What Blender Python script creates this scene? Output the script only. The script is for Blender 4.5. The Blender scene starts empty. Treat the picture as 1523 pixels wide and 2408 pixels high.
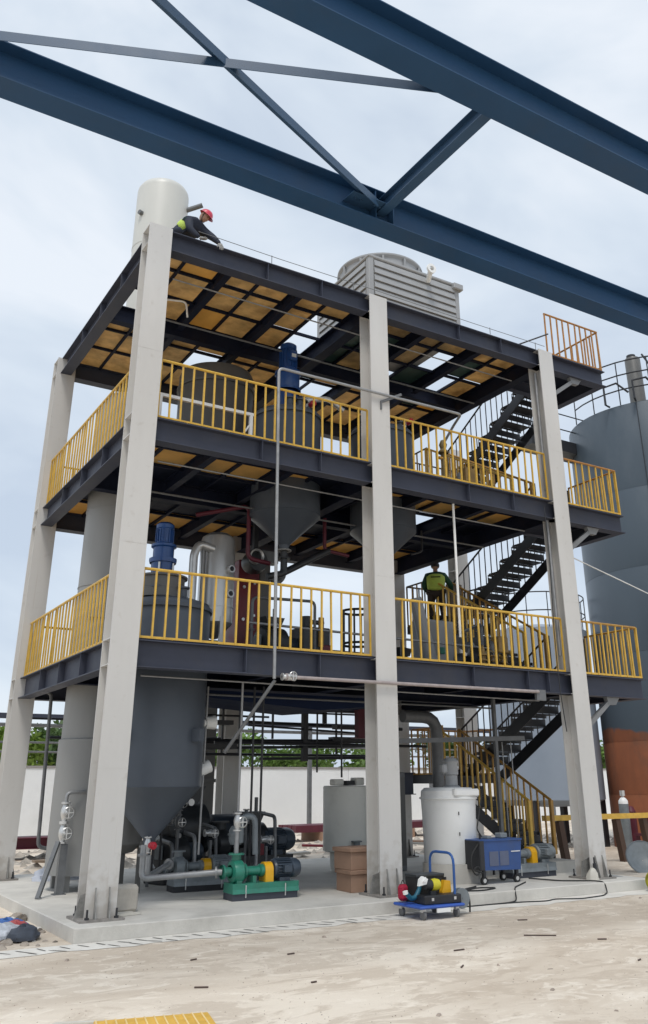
import bpy, math, random
from mathutils import Vector, Matrix
random.seed(7)
SC = bpy.context.scene
COL = SC.collection
R = math.radians
GZ = -0.176                      # ground level, the concrete pad top is z = 0

# ------------------------------------------------------------------ camera
cam = bpy.data.cameras.new('camera')
cam.sensor_fit = 'VERTICAL'; cam.sensor_height = 36.0; cam.sensor_width = 24.0
cam.lens = 36.0 * 2025.757 / 2408.0
cam.shift_x = -47.97 / 2408.0
cam.shift_y = -187.31 / 2408.0
cam.clip_start = 0.1; cam.clip_end = 2000
camo = bpy.data.objects.new('camera', cam); COL.objects.link(camo)
pitch, roll, yaw = 0.386720620, -0.005661776, 0.556302779
F = Vector((math.sin(yaw)*math.cos(pitch), math.cos(yaw)*math.cos(pitch), math.sin(pitch)))
R0 = Vector((math.cos(yaw), -math.sin(yaw), 0)); U0 = R0.cross(F)
Rv = R0*math.cos(roll) + U0*math.sin(roll); Uv = -R0*math.sin(roll) + U0*math.cos(roll)
M3 = Matrix((Rv, Uv, -F)).transposed()
camo.matrix_world = Matrix.Translation((-4.12065, -12.89813, 1.69)) @ M3.to_4x4()
SC.camera = camo

# ------------------------------------------------------------------ world: overcast daylight sky with clouds
W = bpy.data.worlds.new('World'); SC.world = W; W.use_nodes = True
nt = W.node_tree; nt.nodes.clear()
N = nt.nodes.new; L = nt.links.new
wo = N('ShaderNodeOutputWorld'); bg = N('ShaderNodeBackground'); bg.inputs['Strength'].default_value = 0.1
sky = N('ShaderNodeTexSky'); sky.sky_type = 'NISHITA'; sky.sun_disc = False
SUN_EL, SUN_AZ = R(62), R(215)
sky.sun_elevation = SUN_EL; sky.sun_rotation = SUN_AZ
sky.air_density = 1.0; sky.dust_density = 2.0; sky.ozone_density = 1.2
tc = N('ShaderNodeTexCoord'); mp = N('ShaderNodeMapping'); mp.inputs['Scale'].default_value = (1, 1, 1.9)
mp.inputs['Location'].default_value = (0.35, 0.1, 0.2)
n1 = N('ShaderNodeTexNoise'); n1.inputs['Scale'].default_value = 2.3; n1.inputs['Detail'].default_value = 5; n1.inputs['Roughness'].default_value = 0.5
n1.inputs['Distortion'].default_value = 0.5
r1 = N('ShaderNodeValToRGB'); r1.color_ramp.elements[0].position = 0.38; r1.color_ramp.elements[1].position = 0.62
r1.color_ramp.elements[0].color = (5.2, 6.0, 7.1, 1); r1.color_ramp.elements[1].color = (7.8, 8.3, 8.9, 1)
e = r1.color_ramp.elements.new(0.5); e.color = (6.5, 7.25, 8.1, 1)
mx = N('ShaderNodeMix'); mx.data_type = 'RGBA'; mx.inputs[0].default_value = 0.86
L(tc.outputs['Generated'], mp.inputs['Vector']); L(mp.outputs['Vector'], n1.inputs['Vector'])
L(n1.outputs['Fac'], r1.inputs['Fac']); L(sky.outputs['Color'], mx.inputs[6]); L(r1.outputs['Color'], mx.inputs[7])
L(mx.outputs[2], bg.inputs['Color']); L(bg.outputs['Background'], wo.inputs['Surface'])

sun = bpy.data.lights.new('sun', 'SUN'); sun.energy = 1.5; sun.angle = R(14); sun.color = (1, 0.96, 0.9)
suno = bpy.data.objects.new('sun', sun); COL.objects.link(suno)
# nishita: rotation measured clockwise from +Y
sd = Vector((math.sin(SUN_AZ)*math.cos(SUN_EL), math.cos(SUN_AZ)*math.cos(SUN_EL), math.sin(SUN_EL)))
suno.rotation_euler = sd.to_track_quat('Z', 'Y').to_euler()
SC.view_settings.view_transform = 'Standard'; SC.view_settings.look = 'None'
SC.view_settings.exposure = 0.27; SC.view_settings.gamma = 1; SC.view_settings.use_curve_mapping = False
SC.cycles.use_denoising = True
SC.cycles.max_bounces = 6

# ------------------------------------------------------------------ materials
MATS = {}
def mat(name, rgb, rough=0.5, metal=0.0, var=0.12, scale=3.0, bump=0.0, bscale=60.0, streak=0.0, dirt=None, dirt_amt=0.0, coat=0.0, alpha=None, trans=0.0, spec=0.5):
    if name in MATS: return MATS[name]
    m = bpy.data.materials.new(name); m.use_nodes = True
    t = m.node_tree; bs = t.nodes['Principled BSDF']; N = t.nodes.new; L = t.links.new
    tc = N('ShaderNodeTexCoord'); mp = N('ShaderNodeMapping'); L(tc.outputs['Object'], mp.inputs['Vector'])
    if streak: mp.inputs['Scale'].default_value = (1, 1, 1.0 - streak)
    nz = N('ShaderNodeTexNoise'); nz.inputs['Scale'].default_value = scale; nz.inputs['Detail'].default_value = 6; nz.inputs['Roughness'].default_value = 0.62
    L(mp.outputs['Vector'], nz.inputs['Vector'])
    mr = N('ShaderNodeMapRange'); mr.inputs[1].default_value = 0.3; mr.inputs[2].default_value = 0.7
    mr.inputs[3].default_value = 1 - var; mr.inputs[4].default_value = 1 + var; L(nz.outputs['Fac'], mr.inputs[0])
    ml = N('ShaderNodeVectorMath'); ml.operation = 'SCALE'; ml.inputs[0].default_value = rgb; L(mr.outputs[0], ml.inputs['Scale'])
    out = ml.outputs[0]
    if dirt is not None:
        nd = N('ShaderNodeTexNoise'); nd.inputs['Scale'].default_value = scale*0.7; nd.inputs['Detail'].default_value = 9; nd.inputs['Roughness'].default_value = 0.7
        L(mp.outputs['Vector'], nd.inputs['Vector'])
        rr = N('ShaderNodeMapRange'); rr.inputs[1].default_value = 0.5; rr.inputs[2].default_value = 0.72; rr.inputs[4].default_value = dirt_amt
        L(nd.outputs['Fac'], rr.inputs[0])
        mm = N('ShaderNodeMix'); mm.data_type = 'RGBA'; L(rr.outputs[0], mm.inputs[0]); L(out, mm.inputs[6]); mm.inputs[7].default_value = (*dirt, 1)
        out = mm.outputs[2]
    L(out, bs.inputs['Base Color'])
    r2 = N('ShaderNodeMapRange'); r2.inputs[1].default_value = 0.3; r2.inputs[2].default_value = 0.7
    r2.inputs[3].default_value = max(0.05, rough-0.08); r2.inputs[4].default_value = min(1, rough+0.1); L(nz.outputs['Fac'], r2.inputs[0]); L(r2.outputs[0], bs.inputs['Roughness'])
    bs.inputs['Metallic'].default_value = metal; bs.inputs['Specular IOR Level'].default_value = spec
    if coat: bs.inputs['Coat Weight'].default_value = coat
    if bump:
        nb = N('ShaderNodeTexNoise'); nb.inputs['Scale'].default_value = bscale; nb.inputs['Detail'].default_value = 4
        L(tc.outputs['Object'], nb.inputs['Vector'])
        b = N('ShaderNodeBump'); b.inputs['Strength'].default_value = bump; b.inputs['Distance'].default_value = 0.01
        L(nb.outputs['Fac'], b.inputs['Height']); L(b.outputs['Normal'], bs.inputs['Normal'])
    if trans:
        tr = N('ShaderNodeBsdfTranslucent'); L(out, tr.inputs['Color']); ms = N('ShaderNodeMixShader'); ms.inputs[0].default_value = trans
        L(bs.outputs[0], ms.inputs[1]); L(tr.outputs[0], ms.inputs[2]); L(ms.outputs[0], t.nodes['Material Output'].inputs['Surface'])
    MATS[name] = m; return m

PALE = mat('pale_column_paint', (0.60, 0.585, 0.56), 0.42, var=0.05, scale=1.2, bump=0.06, bscale=8, streak=0.7, dirt=(0.44, 0.41, 0.36), dirt_amt=0.2)
def foot_dirt(m):
    t = m.node_tree; bs = t.nodes['Principled BSDF']; old = bs.inputs['Base Color'].links[0].from_socket; N = t.nodes.new; L = t.links.new
    tc = N('ShaderNodeTexCoord'); sp = N('ShaderNodeSeparateXYZ'); L(tc.outputs['Object'], sp.inputs[0])
    nz = N('ShaderNodeTexNoise'); nz.inputs['Scale'].default_value = 7; nz.inputs['Detail'].default_value = 8; L(tc.outputs['Object'], nz.inputs['Vector'])
    zr = N('ShaderNodeMapRange'); zr.inputs[1].default_value = 0.0; zr.inputs[2].default_value = 0.9; zr.inputs[3].default_value = 0.34; zr.inputs[4].default_value = -0.05; L(sp.outputs[2], zr.inputs[0])
    ad = N('ShaderNodeMath'); ad.operation = 'ADD'; L(nz.outputs['Fac'], ad.inputs[0]); L(zr.outputs[0], ad.inputs[1])
    mr = N('ShaderNodeMapRange'); mr.inputs[1].default_value = 0.56; mr.inputs[2].default_value = 0.82; mr.inputs[4].default_value = 0.42; L(ad.outputs[0], mr.inputs[0])
    mx = N('ShaderNodeMix'); mx.data_type = 'RGBA'; L(mr.outputs[0], mx.inputs[0]); L(old, mx.inputs[6]); mx.inputs[7].default_value = (.33, .28, .22, 1); L(mx.outputs[2], bs.inputs['Base Color'])
    # thin rust runs
    wv = N('ShaderNodeTexNoise'); mp = N('ShaderNodeMapping'); mp.inputs['Scale'].default_value = (26, 26, .55); L(tc.outputs['Object'], mp.inputs['Vector']); L(mp.outputs['Vector'], wv.inputs['Vector']); wv.inputs['Scale'].default_value = 1; wv.inputs['Detail'].default_value = 3
    m2 = N('ShaderNodeMapRange'); m2.inputs[1].default_value = 0.66; m2.inputs[2].default_value = 0.74; m2.inputs[4].default_value = 0.16; L(wv.outputs['Fac'], m2.inputs[0])
    m3 = N('ShaderNodeMix'); m3.data_type = 'RGBA'; L(m2.outputs[0], m3.inputs[0]); L(mx.outputs[2], m3.inputs[6]); m3.inputs[7].default_value = (.34, .25, .18, 1); L(m3.outputs[2], bs.inputs['Base Color'])
foot_dirt(PALE)
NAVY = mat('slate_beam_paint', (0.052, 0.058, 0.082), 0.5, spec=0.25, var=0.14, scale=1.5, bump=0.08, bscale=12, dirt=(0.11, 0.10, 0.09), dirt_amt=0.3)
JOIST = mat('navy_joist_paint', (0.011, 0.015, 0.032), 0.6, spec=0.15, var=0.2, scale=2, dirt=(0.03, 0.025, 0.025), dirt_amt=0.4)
BLUEB = mat('deep_blue_beam_paint', (0.019, 0.064, 0.142), 0.5, spec=.3, var=0.10, scale=1.0, bump=0.06, bscale=8, dirt=(0.05, 0.07, 0.10), dirt_amt=0.3)
BLUEG = mat('blue_grey_brace_paint', (0.032, 0.078, 0.150), 0.42, var=0.1, scale=2)
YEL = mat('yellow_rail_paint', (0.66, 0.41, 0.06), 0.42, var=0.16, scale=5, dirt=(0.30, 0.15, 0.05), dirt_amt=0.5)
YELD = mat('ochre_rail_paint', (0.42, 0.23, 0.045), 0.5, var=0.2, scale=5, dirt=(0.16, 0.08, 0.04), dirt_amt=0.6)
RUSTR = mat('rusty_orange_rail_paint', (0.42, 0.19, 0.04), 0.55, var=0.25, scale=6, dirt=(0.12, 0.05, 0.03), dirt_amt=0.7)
BLK = mat('black_steel', (0.022, 0.023, 0.027), 0.45, var=0.3, scale=5)
DARKM = mat('dark_machine_paint', (0.030, 0.034, 0.038), 0.4, var=0.3, scale=4, dirt=(0.08, 0.07, 0.06), dirt_amt=0.5)
PLY = mat('tan_deck_board', (0.66, 0.485, 0.25), 0.7, var=0.28, scale=2.2, dirt=(0.36, 0.22, 0.10), dirt_amt=0.9, trans=0.4)
PLY2 = mat('amber_deck_board', (0.72, 0.48, 0.17), 0.7, var=0.15, scale=1.3, trans=0.4)
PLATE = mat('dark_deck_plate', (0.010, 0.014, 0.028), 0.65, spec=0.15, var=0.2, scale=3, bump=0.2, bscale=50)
GREENISH = mat('green_deck_sheet', (0.05, 0.10, 0.09), 0.5, var=0.3, scale=3, trans=0.2)
VES = mat('charcoal_vessel_paint', (0.082, 0.097, 0.120), 0.42, spec=.4, var=0.10, scale=1.3, bump=0.06, bscale=10, dirt=(0.09, 0.09, 0.10), dirt_amt=0.3)
VESG = mat('grey_vessel_paint', (0.12, 0.118, 0.112), 0.45, var=0.1, scale=2)
SILO = mat('pale_silo_paint', (0.60, 0.60, 0.56), 0.45, var=0.05, scale=0.8, streak=0.7, dirt=(0.42, 0.40, 0.34), dirt_amt=0.3)
SILO2 = mat('grey_silo_paint', (0.27, 0.27, 0.262), 0.5, var=0.08, scale=1.0, streak=0.6, dirt=(0.22, 0.21, 0.19), dirt_amt=0.4)
SS = mat('stainless_steel', (0.62, 0.62, 0.61), 0.34, metal=0.6, var=0.12, scale=4, streak=0.7)
GALV = mat('galvanised_pipe', (0.33, 0.335, 0.34), 0.45, metal=0.4, var=0.15, scale=8)
GPIPE = mat('grey_pipe_paint', (0.15, 0.155, 0.16), 0.45, metal=0.2, var=0.2, scale=6)
FRP = mat('grey_fibreglass', (0.34, 0.345, 0.35), 0.4, var=0.06, scale=2, dirt=(0.24, 0.24, 0.23), dirt_amt=0.3)
TANKB = mat('slate_tank_paint', (0.062, 0.084, 0.106), 0.42, var=0.10, scale=0.35, streak=0.6, dirt=(0.16, 0.18, 0.20), dirt_amt=0.4)
TANKP = mat('pale_blue_tank_paint', (0.29, 0.34, 0.41), 0.4, var=0.06, scale=0.6)
RUST = mat('primer_rust', (0.26, 0.085, 0.035), 0.75, var=0.35, scale=.8, streak=0.3, dirt=(0.10, 0.06, 0.045), dirt_amt=0.9)
GRN = mat('green_pump_paint', (0.022, 0.20, 0.135), 0.35, var=0.15, scale=6, coat=0.2, dirt=(0.05, 0.12, 0.09), dirt_amt=0.5)
MOT = mat('slate_motor_paint', (0.045, 0.062, 0.085), 0.38, var=0.15, scale=8)
MBLU = mat('blue_motor_paint', (0.016, 0.065, 0.22), 0.35, var=0.15, scale=6, coat=0.2)
GUARD = mat('orange_yellow_guard_paint', (0.80, 0.42, 0.015), 0.35, var=0.06, scale=4)
GREYM = mat('grey_machine_paint', (0.20, 0.225, 0.24), 0.42, var=0.15, scale=6, dirt=(0.12, 0.13, 0.13), dirt_amt=0.5)
CART = mat('blue_toolbox_paint', (0.025, 0.075, 0.24), 0.38, var=0.14, scale=3, dirt=(0.05, 0.08, 0.16), dirt_amt=0.5)
DECKB = mat('blue_plastic_deck', (0.035, 0.10, 0.42), 0.45, var=0.1, scale=5)
WHITEP = mat('white_plastic', (0.86, 0.86, 0.84), 0.4, var=0.04, scale=1.5, dirt=(0.55, 0.53, 0.48), dirt_amt=0.25)
GREYP = mat('grey_plastic', (0.78, 0.77, 0.71), 0.5, var=0.05, scale=1.5, dirt=(0.34, 0.33, 0.29), dirt_amt=0.3)
CARD = mat('brown_cardboard', (0.34, 0.215, 0.15), 0.85, var=0.12, scale=3, bump=0.1, bscale=40)
CONC = mat('pad_concrete', (0.60, 0.575, 0.525), 0.85, var=0.12, scale=1.4, bump=0.35, bscale=30, dirt=(0.34, 0.32, 0.28), dirt_amt=0.5)
CONCS = mat('plinth_concrete', (0.46, 0.44, 0.40), 0.85, var=0.10, scale=3, bump=0.3, bscale=40)
STRIPM = mat('new_mortar_strip', (0.72, 0.69, 0.63), 0.85, var=0.08, scale=3, bump=0.4, bscale=30, dirt=(0.50, 0.46, 0.40), dirt_amt=0.4)
WALLM = mat('white_wall_render', (0.80, 0.81, 0.81), 0.75, var=0.05, scale=0.5, dirt=(0.50, 0.50, 0.48), dirt_amt=0.3)
RED = mat('dark_red_paint', (0.17, 0.012, 0.02), 0.42, var=0.2, scale=5)
REDB = mat('bright_red_plastic', (0.60, 0.03, 0.05), 0.35, var=0.1, scale=6)
RUBBER = mat('black_rubber', (0.02, 0.02, 0.02), 0.7, var=0.2, scale=10)
MAROON = mat('maroon_steel', (0.10, 0.012, 0.025), 0.5, var=0.2, scale=4)
ORG = mat('pink_orange_bar_paint', (0.36, 0.31, 0.30), 0.6, var=0.2, scale=6)

# ------------------------------------------------------------------ mesh helpers
class MB:
    def __init__(s): s.v = []; s.f = []; s.sm = []
    def add(s, vs, fs, smooth=False):
        b = len(s.v); s.v += [tuple(v) for v in vs]; s.f += [tuple(b+i for i in f) for f in fs]; s.sm += [smooth]*len(fs); return s
    def box(s, x0, x1, y0, y1, z0, z1):
        return s.add([(x0,y0,z0),(x1,y0,z0),(x1,y1,z0),(x0,y1,z0),(x0,y0,z1),(x1,y0,z1),(x1,y1,z1),(x0,y1,z1)],
                     [(0,3,2,1),(4,5,6,7),(0,1,5,4),(1,2,6,5),(2,3,7,6),(3,0,4,7)])
    def rbox(s, x0, x1, y0, y1, z0, z1, b=0.02):
        # chamfered box
        vs=[]; fs=[]
        import itertools
        idx={}
        for sx in (0,1):
            for sy in (0,1):
                for sz in (0,1):
                    X=(x0,x1)[sx]; Y=(y0,y1)[sy]; Z=(z0,z1)[sz]
                    ix=b if sx==0 else -b; iy=b if sy==0 else -b; iz=b if sz==0 else -b
                    for k,p in enumerate(((X,Y+iy,Z+iz),(X+ix,Y,Z+iz),(X+ix,Y+iy,Z))):
                        idx[(sx,sy,sz,k)]=len(vs); vs.append(p)
                    fs.append(tuple(idx[(sx,sy,sz,k)] for k in range(3)))
        for a in (0,1):
            fs.append(tuple(idx[(a,y,z,0)] for y,z in ((0,0),(1,0),(1,1),(0,1))))
            fs.append(tuple(idx[(x,a,z,1)] for x,z in ((0,0),(1,0),(1,1),(0,1))))
            fs.append(tuple(idx[(x,y,a,2)] for x,y in ((0,0),(1,0),(1,1),(0,1))))
            for c in (0,1):
                fs.append((idx[(0,a,c,1)],idx[(1,a,c,1)],idx[(1,a,c,2)],idx[(0,a,c,2)]))
                fs.append((idx[(a,0,c,0)],idx[(a,1,c,0)],idx[(a,1,c,2)],idx[(a,0,c,2)]))
                fs.append((idx[(a,c,0,0)],idx[(a,c,1,0)],idx[(a,c,1,1)],idx[(a,c,0,1)]))
        return s.add(vs, fs)
    def prism(s, pts, axis, a, b):
        # pts: 2D polygon, axis: extrusion axis
        def P(p, t):
            return {'x': (t, p[0], p[1]), 'y': (p[0], t, p[1]), 'z': (p[0], p[1], t)}[axis]
        n = len(pts); vs = [P(p, a) for p in pts] + [P(p, b) for p in pts]
        fs = [tuple(range(n)), tuple(range(2*n-1, n-1, -1))] + [(i, (i+1) % n, n+(i+1) % n, n+i) for i in range(n)]
        return s.add(vs, fs)
    def tube(s, p0, p1, r, n=8, r1=None, cap=True, smooth=True):
        p0 = Vector(p0); p1 = Vector(p1); d = (p1-p0).normalized()
        a = d.orthogonal().normalized(); b = d.cross(a); r1 = r if r1 is None else r1
        vs = [p0 + (a*math.cos(2*math.pi*i/n)+b*math.sin(2*math.pi*i/n))*r for i in range(n)]
        vs += [p1 + (a*math.cos(2*math.pi*i/n)+b*math.sin(2*math.pi*i/n))*r1 for i in range(n)]
        s.add(vs, [(i, (i+1) % n, n+(i+1) % n, n+i) for i in range(n)], smooth)
        if cap:
            bb = len(s.v)-2*n
            s.f += [tuple(bb+i for i in range(n-1, -1, -1)), tuple(bb+n+i for i in range(n))]; s.sm += [False, False]
        return s
    def path(s, pts, r, n=8, bend=0.0):
        pts = [Vector(p) for p in pts]
        if bend:
            out = [pts[0]]
            for i in range(1, len(pts)-1):
                a, b, c = pts[i-1], pts[i], pts[i+1]
                u = (a-b).normalized(); w = (c-b).normalized(); k = min(bend, (a-b).length*0.45, (c-b).length*0.45)
                for t in (0, .25, .5, .75, 1):
                    out.append((b+u*k)*(1-t)**2 + b*2*t*(1-t) + (b+w*k)*t*t)
            out.append(pts[-1]); pts = out
        m = len(pts); vs = []; prev = None
        for i, p in enumerate(pts):
            d = (pts[min(i+1, m-1)]-pts[max(i-1, 0)]).normalized()
            if prev is None: a = d.orthogonal().normalized()
            else: a = (prev - d*prev.dot(d)).normalized()
            prev = a; b = d.cross(a)
            vs += [p+(a*math.cos(2*math.pi*k/n)+b*math.sin(2*math.pi*k/n))*r for k in range(n)]
        fs = [(i*n+k, i*n+(k+1) % n, (i+1)*n+(k+1) % n, (i+1)*n+k) for i in range(m-1) for k in range(n)]
        s.add(vs, fs, True)
        s.add(vs[:n], [tuple(range(n-1, -1, -1))]); s.add(vs[-n:], [tuple(range(n))])
        return s
    def lathe(s, prof, c=(0, 0, 0), n=32, axis='z', a0=0, a1=2*math.pi, smooth=True):
        # prof: (r, h) list
        full = abs(a1-a0-2*math.pi) < 1e-6; m = n if full else n+1; vs = []
        for r, h in prof:
            for i in range(m):
                a = a0+(a1-a0)*i/n; x, y = r*math.cos(a), r*math.sin(a)
                p = {'z': (x, y, h), 'x': (h, x, y), 'y': (x, h, y)}[axis]
                vs.append((p[0]+c[0], p[1]+c[1], p[2]+c[2]))
        fs = []
        for j in range(len(prof)-1):
            for i in range(n):
                k = (i+1) % m if full else i+1
                fs.append((j*m+i, j*m+k, (j+1)*m+k, (j+1)*m+i))
        return s.add(vs, fs, smooth)
    def ibeam(s, axis, a, b, c, ztop, h, w, tf=0.018, tw=0.012):
        # beam along axis ('x'/'y') centred at c on the other axis
        def bx(c0, c1, z0, z1):
            if axis == 'x': s.box(a, b, c0, c1, z0, z1)
            else: s.box(c0, c1, a, b, z0, z1)
        bx(c-w/2, c+w/2, ztop-tf, ztop); bx(c-w/2, c+w/2, ztop-h, ztop-h+tf); bx(c-tw/2, c+tw/2, ztop-h+tf, ztop-tf)
        return s
    def bar(s, p0, p1, w, h, up=(0, 0, 1)):
        p0 = Vector(p0); p1 = Vector(p1); d = (p1-p0).normalized(); up = Vector(up)
        a = d.cross(up)
        if a.length < 1e-3: a = d.cross(Vector((1, 0, 0)))
        a.normalize(); b = a.cross(d)
        vs = [p+a*sx*w/2+b*sy*h/2 for p in (p0, p1) for sx, sy in ((-1, -1), (1, -1), (1, 1), (-1, 1))]
        return s.add(vs, [(3, 2, 1, 0), (4, 5, 6, 7), (0, 1, 5, 4), (1, 2, 6, 5), (2, 3, 7, 6), (3, 0, 4, 7)])
    def mesh(s, name, m):
        me = bpy.data.meshes.new(name); me.from_pydata(s.v, [], s.f); me.polygons.foreach_set('use_smooth', s.sm)
        if m: me.materials.append(m)
        me.validate(); me.update()
        import bmesh
        bm = bmesh.new(); bm.from_mesh(me)
        bmesh.ops.remove_doubles(bm, verts=bm.verts, dist=0.00005) if any(s.sm) else None
        bmesh.ops.recalc_face_normals(bm, faces=bm.faces); bm.to_mesh(me); bm.free()
        return me
    def build(s, name, m, parent=None, loc=(0, 0, 0), rot=(0, 0, 0), edge=True):
        o = bpy.data.objects.new(name, s.mesh(name, m)); COL.objects.link(o); o.location = loc; o.rotation_euler = rot
        if parent: o.parent = parent
        if edge and any(s.sm):
            for ed in o.data.edges: pass
            try: o.data.set_sharp_from_angle(angle=R(38))
            except Exception: pass
        return o
def inst(name, me, parent, loc=(0, 0, 0), rot=(0, 0, 0)):
    o = bpy.data.objects.new(name, me); COL.objects.link(o); o.location = loc; o.rotation_euler = rot; o.parent = parent; return o
def tag(o, label=None, cat=None, group=None, kind=None):
    if label: o['label'] = label
    if cat: o['category'] = cat
    if group: o['group'] = group
    if kind: o['kind'] = kind
    return o
def thing(name, label, cat, loc=(0, 0, 0), rz=0, group=None):
    o = bpy.data.objects.new(name, None); COL.objects.link(o); o.location = loc; o.rotation_euler = (0, 0, rz); o.empty_display_size = 0.2
    return tag(o, label, cat, group)
def copy_tree(o, loc, rz, label, group=None):
    c = o.copy(); COL.objects.link(c); c.location = loc; c.rotation_euler = (0, 0, rz); c['label'] = label
    if group: c['group'] = group
    for ch in [k for k in bpy.data.objects if k.parent == o]:
        d = ch.copy(); COL.objects.link(d); d.parent = c
        for g in [k for k in bpy.data.objects if k.parent == ch]:
            h = g.copy(); COL.objects.link(h); h.parent = d
    return c

# ------------------------------------------------------------------ setting: ground, pad, strip
def ground_material():
    m = bpy.data.materials.new('dusty_yard_concrete'); m.use_nodes = True
    t = m.node_tree; bs = t.nodes['Principled BSDF']; N = t.nodes.new; L = t.links.new
    tc = N('ShaderNodeTexCoord')
    mp = N('ShaderNodeMapping'); mp.inputs['Rotation'].default_value = (0, 0, R(32)); mp.inputs['Scale'].default_value = (0.55, 1.0, 1)
    L(tc.outputs['Object'], mp.inputs['Vector'])
    def noise(sc, det=6, ro=0.6, dist=0.0):
        n = N('ShaderNodeTexNoise'); n.inputs['Scale'].default_value = sc; n.inputs['Detail'].default_value = det
        n.inputs['Roughness'].default_value = ro; n.inputs['Distortion'].default_value = dist; L(mp.outputs['Vector'], n.inputs['Vector']); return n
    def ramp(n, a, b, c0, c1):
        r = N('ShaderNodeMapRange'); r.inputs[1].default_value = a; r.inputs[2].default_value = b; r.inputs[3].default_value = c0; r.inputs[4].default_value = c1
        L(n.outputs['Fac'], r.inputs[0]); return r.outputs[0]
    def mixc(f, a, b):
        x = N('ShaderNodeMix'); x.data_type = 'RGBA'
        L(f, x.inputs[0])
        if isinstance(a, tuple): x.inputs[6].default_value = (*a, 1)
        else: L(a, x.inputs[6])
        x.inputs[7].default_value = (*b, 1); return x.outputs[2]
    c = mixc(ramp(noise(0.35, 4, .6, 0.6), 0.40, 0.60, 0, 1), (0.75, 0.665, 0.555), (0.58, 0.49, 0.39))
    c = mixc(ramp(noise(1.6, 8, .68, 0.9), 0.50, 0.56, 0, 0.6), c, (0.50, 0.415, 0.325))
    c = mixc(ramp(noise(3.6, 7, .7, 1.1), 0.54, 0.62, 0, 0.65), c, (0.82, 0.74, 0.63))
    c = mixc(ramp(noise(9, 6, .75, 0.4), 0.60, 0.70, 0, 0.45), c, (0.46, 0.385, 0.31))
    c = mixc(ramp(noise(45, 3, .6), 0.66, 0.74, 0, 0.5), c, (0.38, 0.32, 0.27))
    L(c, bs.inputs['Base Color']); bs.inputs['Roughness'].default_value = 0.9
    b = N('ShaderNodeBump'); b.inputs['Strength'].default_value = 0.8; b.inputs['Distance'].default_value = 0.02
    L(noise(14, 8, .7, 0.3).outputs['Fac'], b.inputs['Height']); L(b.outputs['Normal'], bs.inputs['Normal'])
    return m
YARD = ground_material()
g = MB()
nx = 60
def gh(x, y): return 0.0
g.add([(-400, -400, GZ), (500, -400, GZ), (500, 500, GZ), (-400, 500, GZ)], [(0, 1, 2, 3)])
tag(g.build('ground', YARD), 'dusty beige concrete yard with tan stains', None, None, 'structure')
pad = MB().rbox(-0.466, 10.35, -0.472, 7.3, -0.9, 0.0, 0.012)
tag(pad.build('concrete_pad', CONC), 'raised grey concrete pad under the steel frame', None, None, 'structure')
# mortar strip along the front of the pad
st = MB(); n = 60; pts = []
for i in range(n+1):
    x = -6 + 17.5*i/n
    pts.append((x, -0.48, GZ+0.004)); pts.append((x, -0.98 - 0.05*math.sin(i*1.3) - 0.04*math.sin(i*3.1), GZ+0.004))
st.add(pts, [(2*i, 2*i+1, 2*i+3, 2*i+2) for i in range(n)])
so = tag(st.build('mortar_strip', STRIPM), 'pale mortar strip with slanting grooves along the pad edge', None, None, 'structure')
GROO = mat('dark_groove', (0.12, 0.11, 0.10), 0.95, var=0.3, scale=20)
gm = []
for k in range(4):
    gmb = MB(); a = random.uniform(.17, .26); w = random.uniform(.016, .028); kx = random.uniform(.03, .08)
    gmb.add([(0, 0, 0), (w, 0, 0), (kx+w*1.5, -a*.5, 0), (kx*2.2+w, -a, 0), (kx*2.2, -a, 0), (kx-w*.3, -a*.5, 0)], [(0, 1, 2, 3, 4, 5)]); gm.append(gmb.mesh('groove', GROO))
x = -2.9
while x < 5.6:
    inst('groove', random.choice(gm), so, (x, -0.56-random.uniform(0, .07), GZ+0.008), (0, 0, random.uniform(-.15, .15)))
    if random.random() < .4: inst('groove', random.choice(gm), so, (x+.09, -0.76-random.uniform(0, .04), GZ+0.0085), (0, 0, random.uniform(-.1, .3)))
    x += random.uniform(.22, .30)

# small litter on the yard: stuff
lit = MB()
for i in range(130):
    x = random.uniform(-5, 14); y = random.uniform(-11, -1.05); s = random.choice((.008, .012, .018, .03)) * random.uniform(.6, 1.3)
    a = random.uniform(0, 6.28); l = s*random.choice((1, 1, 1.5, 3)); h = s*.5
    dx, dy = math.cos(a), math.sin(a)
    P = [(x+dx*l*u-dy*s*v*.6, y+dy*l*u+dx*s*v*.6) for u, v in ((-1, -.7), (.8, -1), (1, .6), (-.7, 1))]
    lit.add([(p[0], p[1], GZ+.001) for p in P]+[(x+(p[0]-x)*.6, y+(p[1]-y)*.6, GZ+h) for p in P], [(0, 1, 5, 4), (1, 2, 6, 5), (2, 3, 7, 6), (3, 0, 4, 7), (4, 5, 6, 7)])
rl = random.Random(31)
for i in range(2600):
    x = rl.uniform(-4.5, 12); y = rl.uniform(-9.5, -1.0); q = rl.uniform(.003, .009); a = rl.uniform(0, 3)
    lit.add([(x-q, y, GZ), (x+q*math.cos(a)*.4, y+q, GZ), (x+q, y-q*.4, GZ), (x, y, GZ+q*.9)], [(0, 1, 3), (1, 2, 3), (2, 0, 3)])
tag(lit.build('yard_litter', mat('crumb', (0.36, 0.30, 0.25), .9, var=.5, scale=.9)), 'small crumbs and chips scattered on the yard', None, None, 'stuff')
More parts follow.
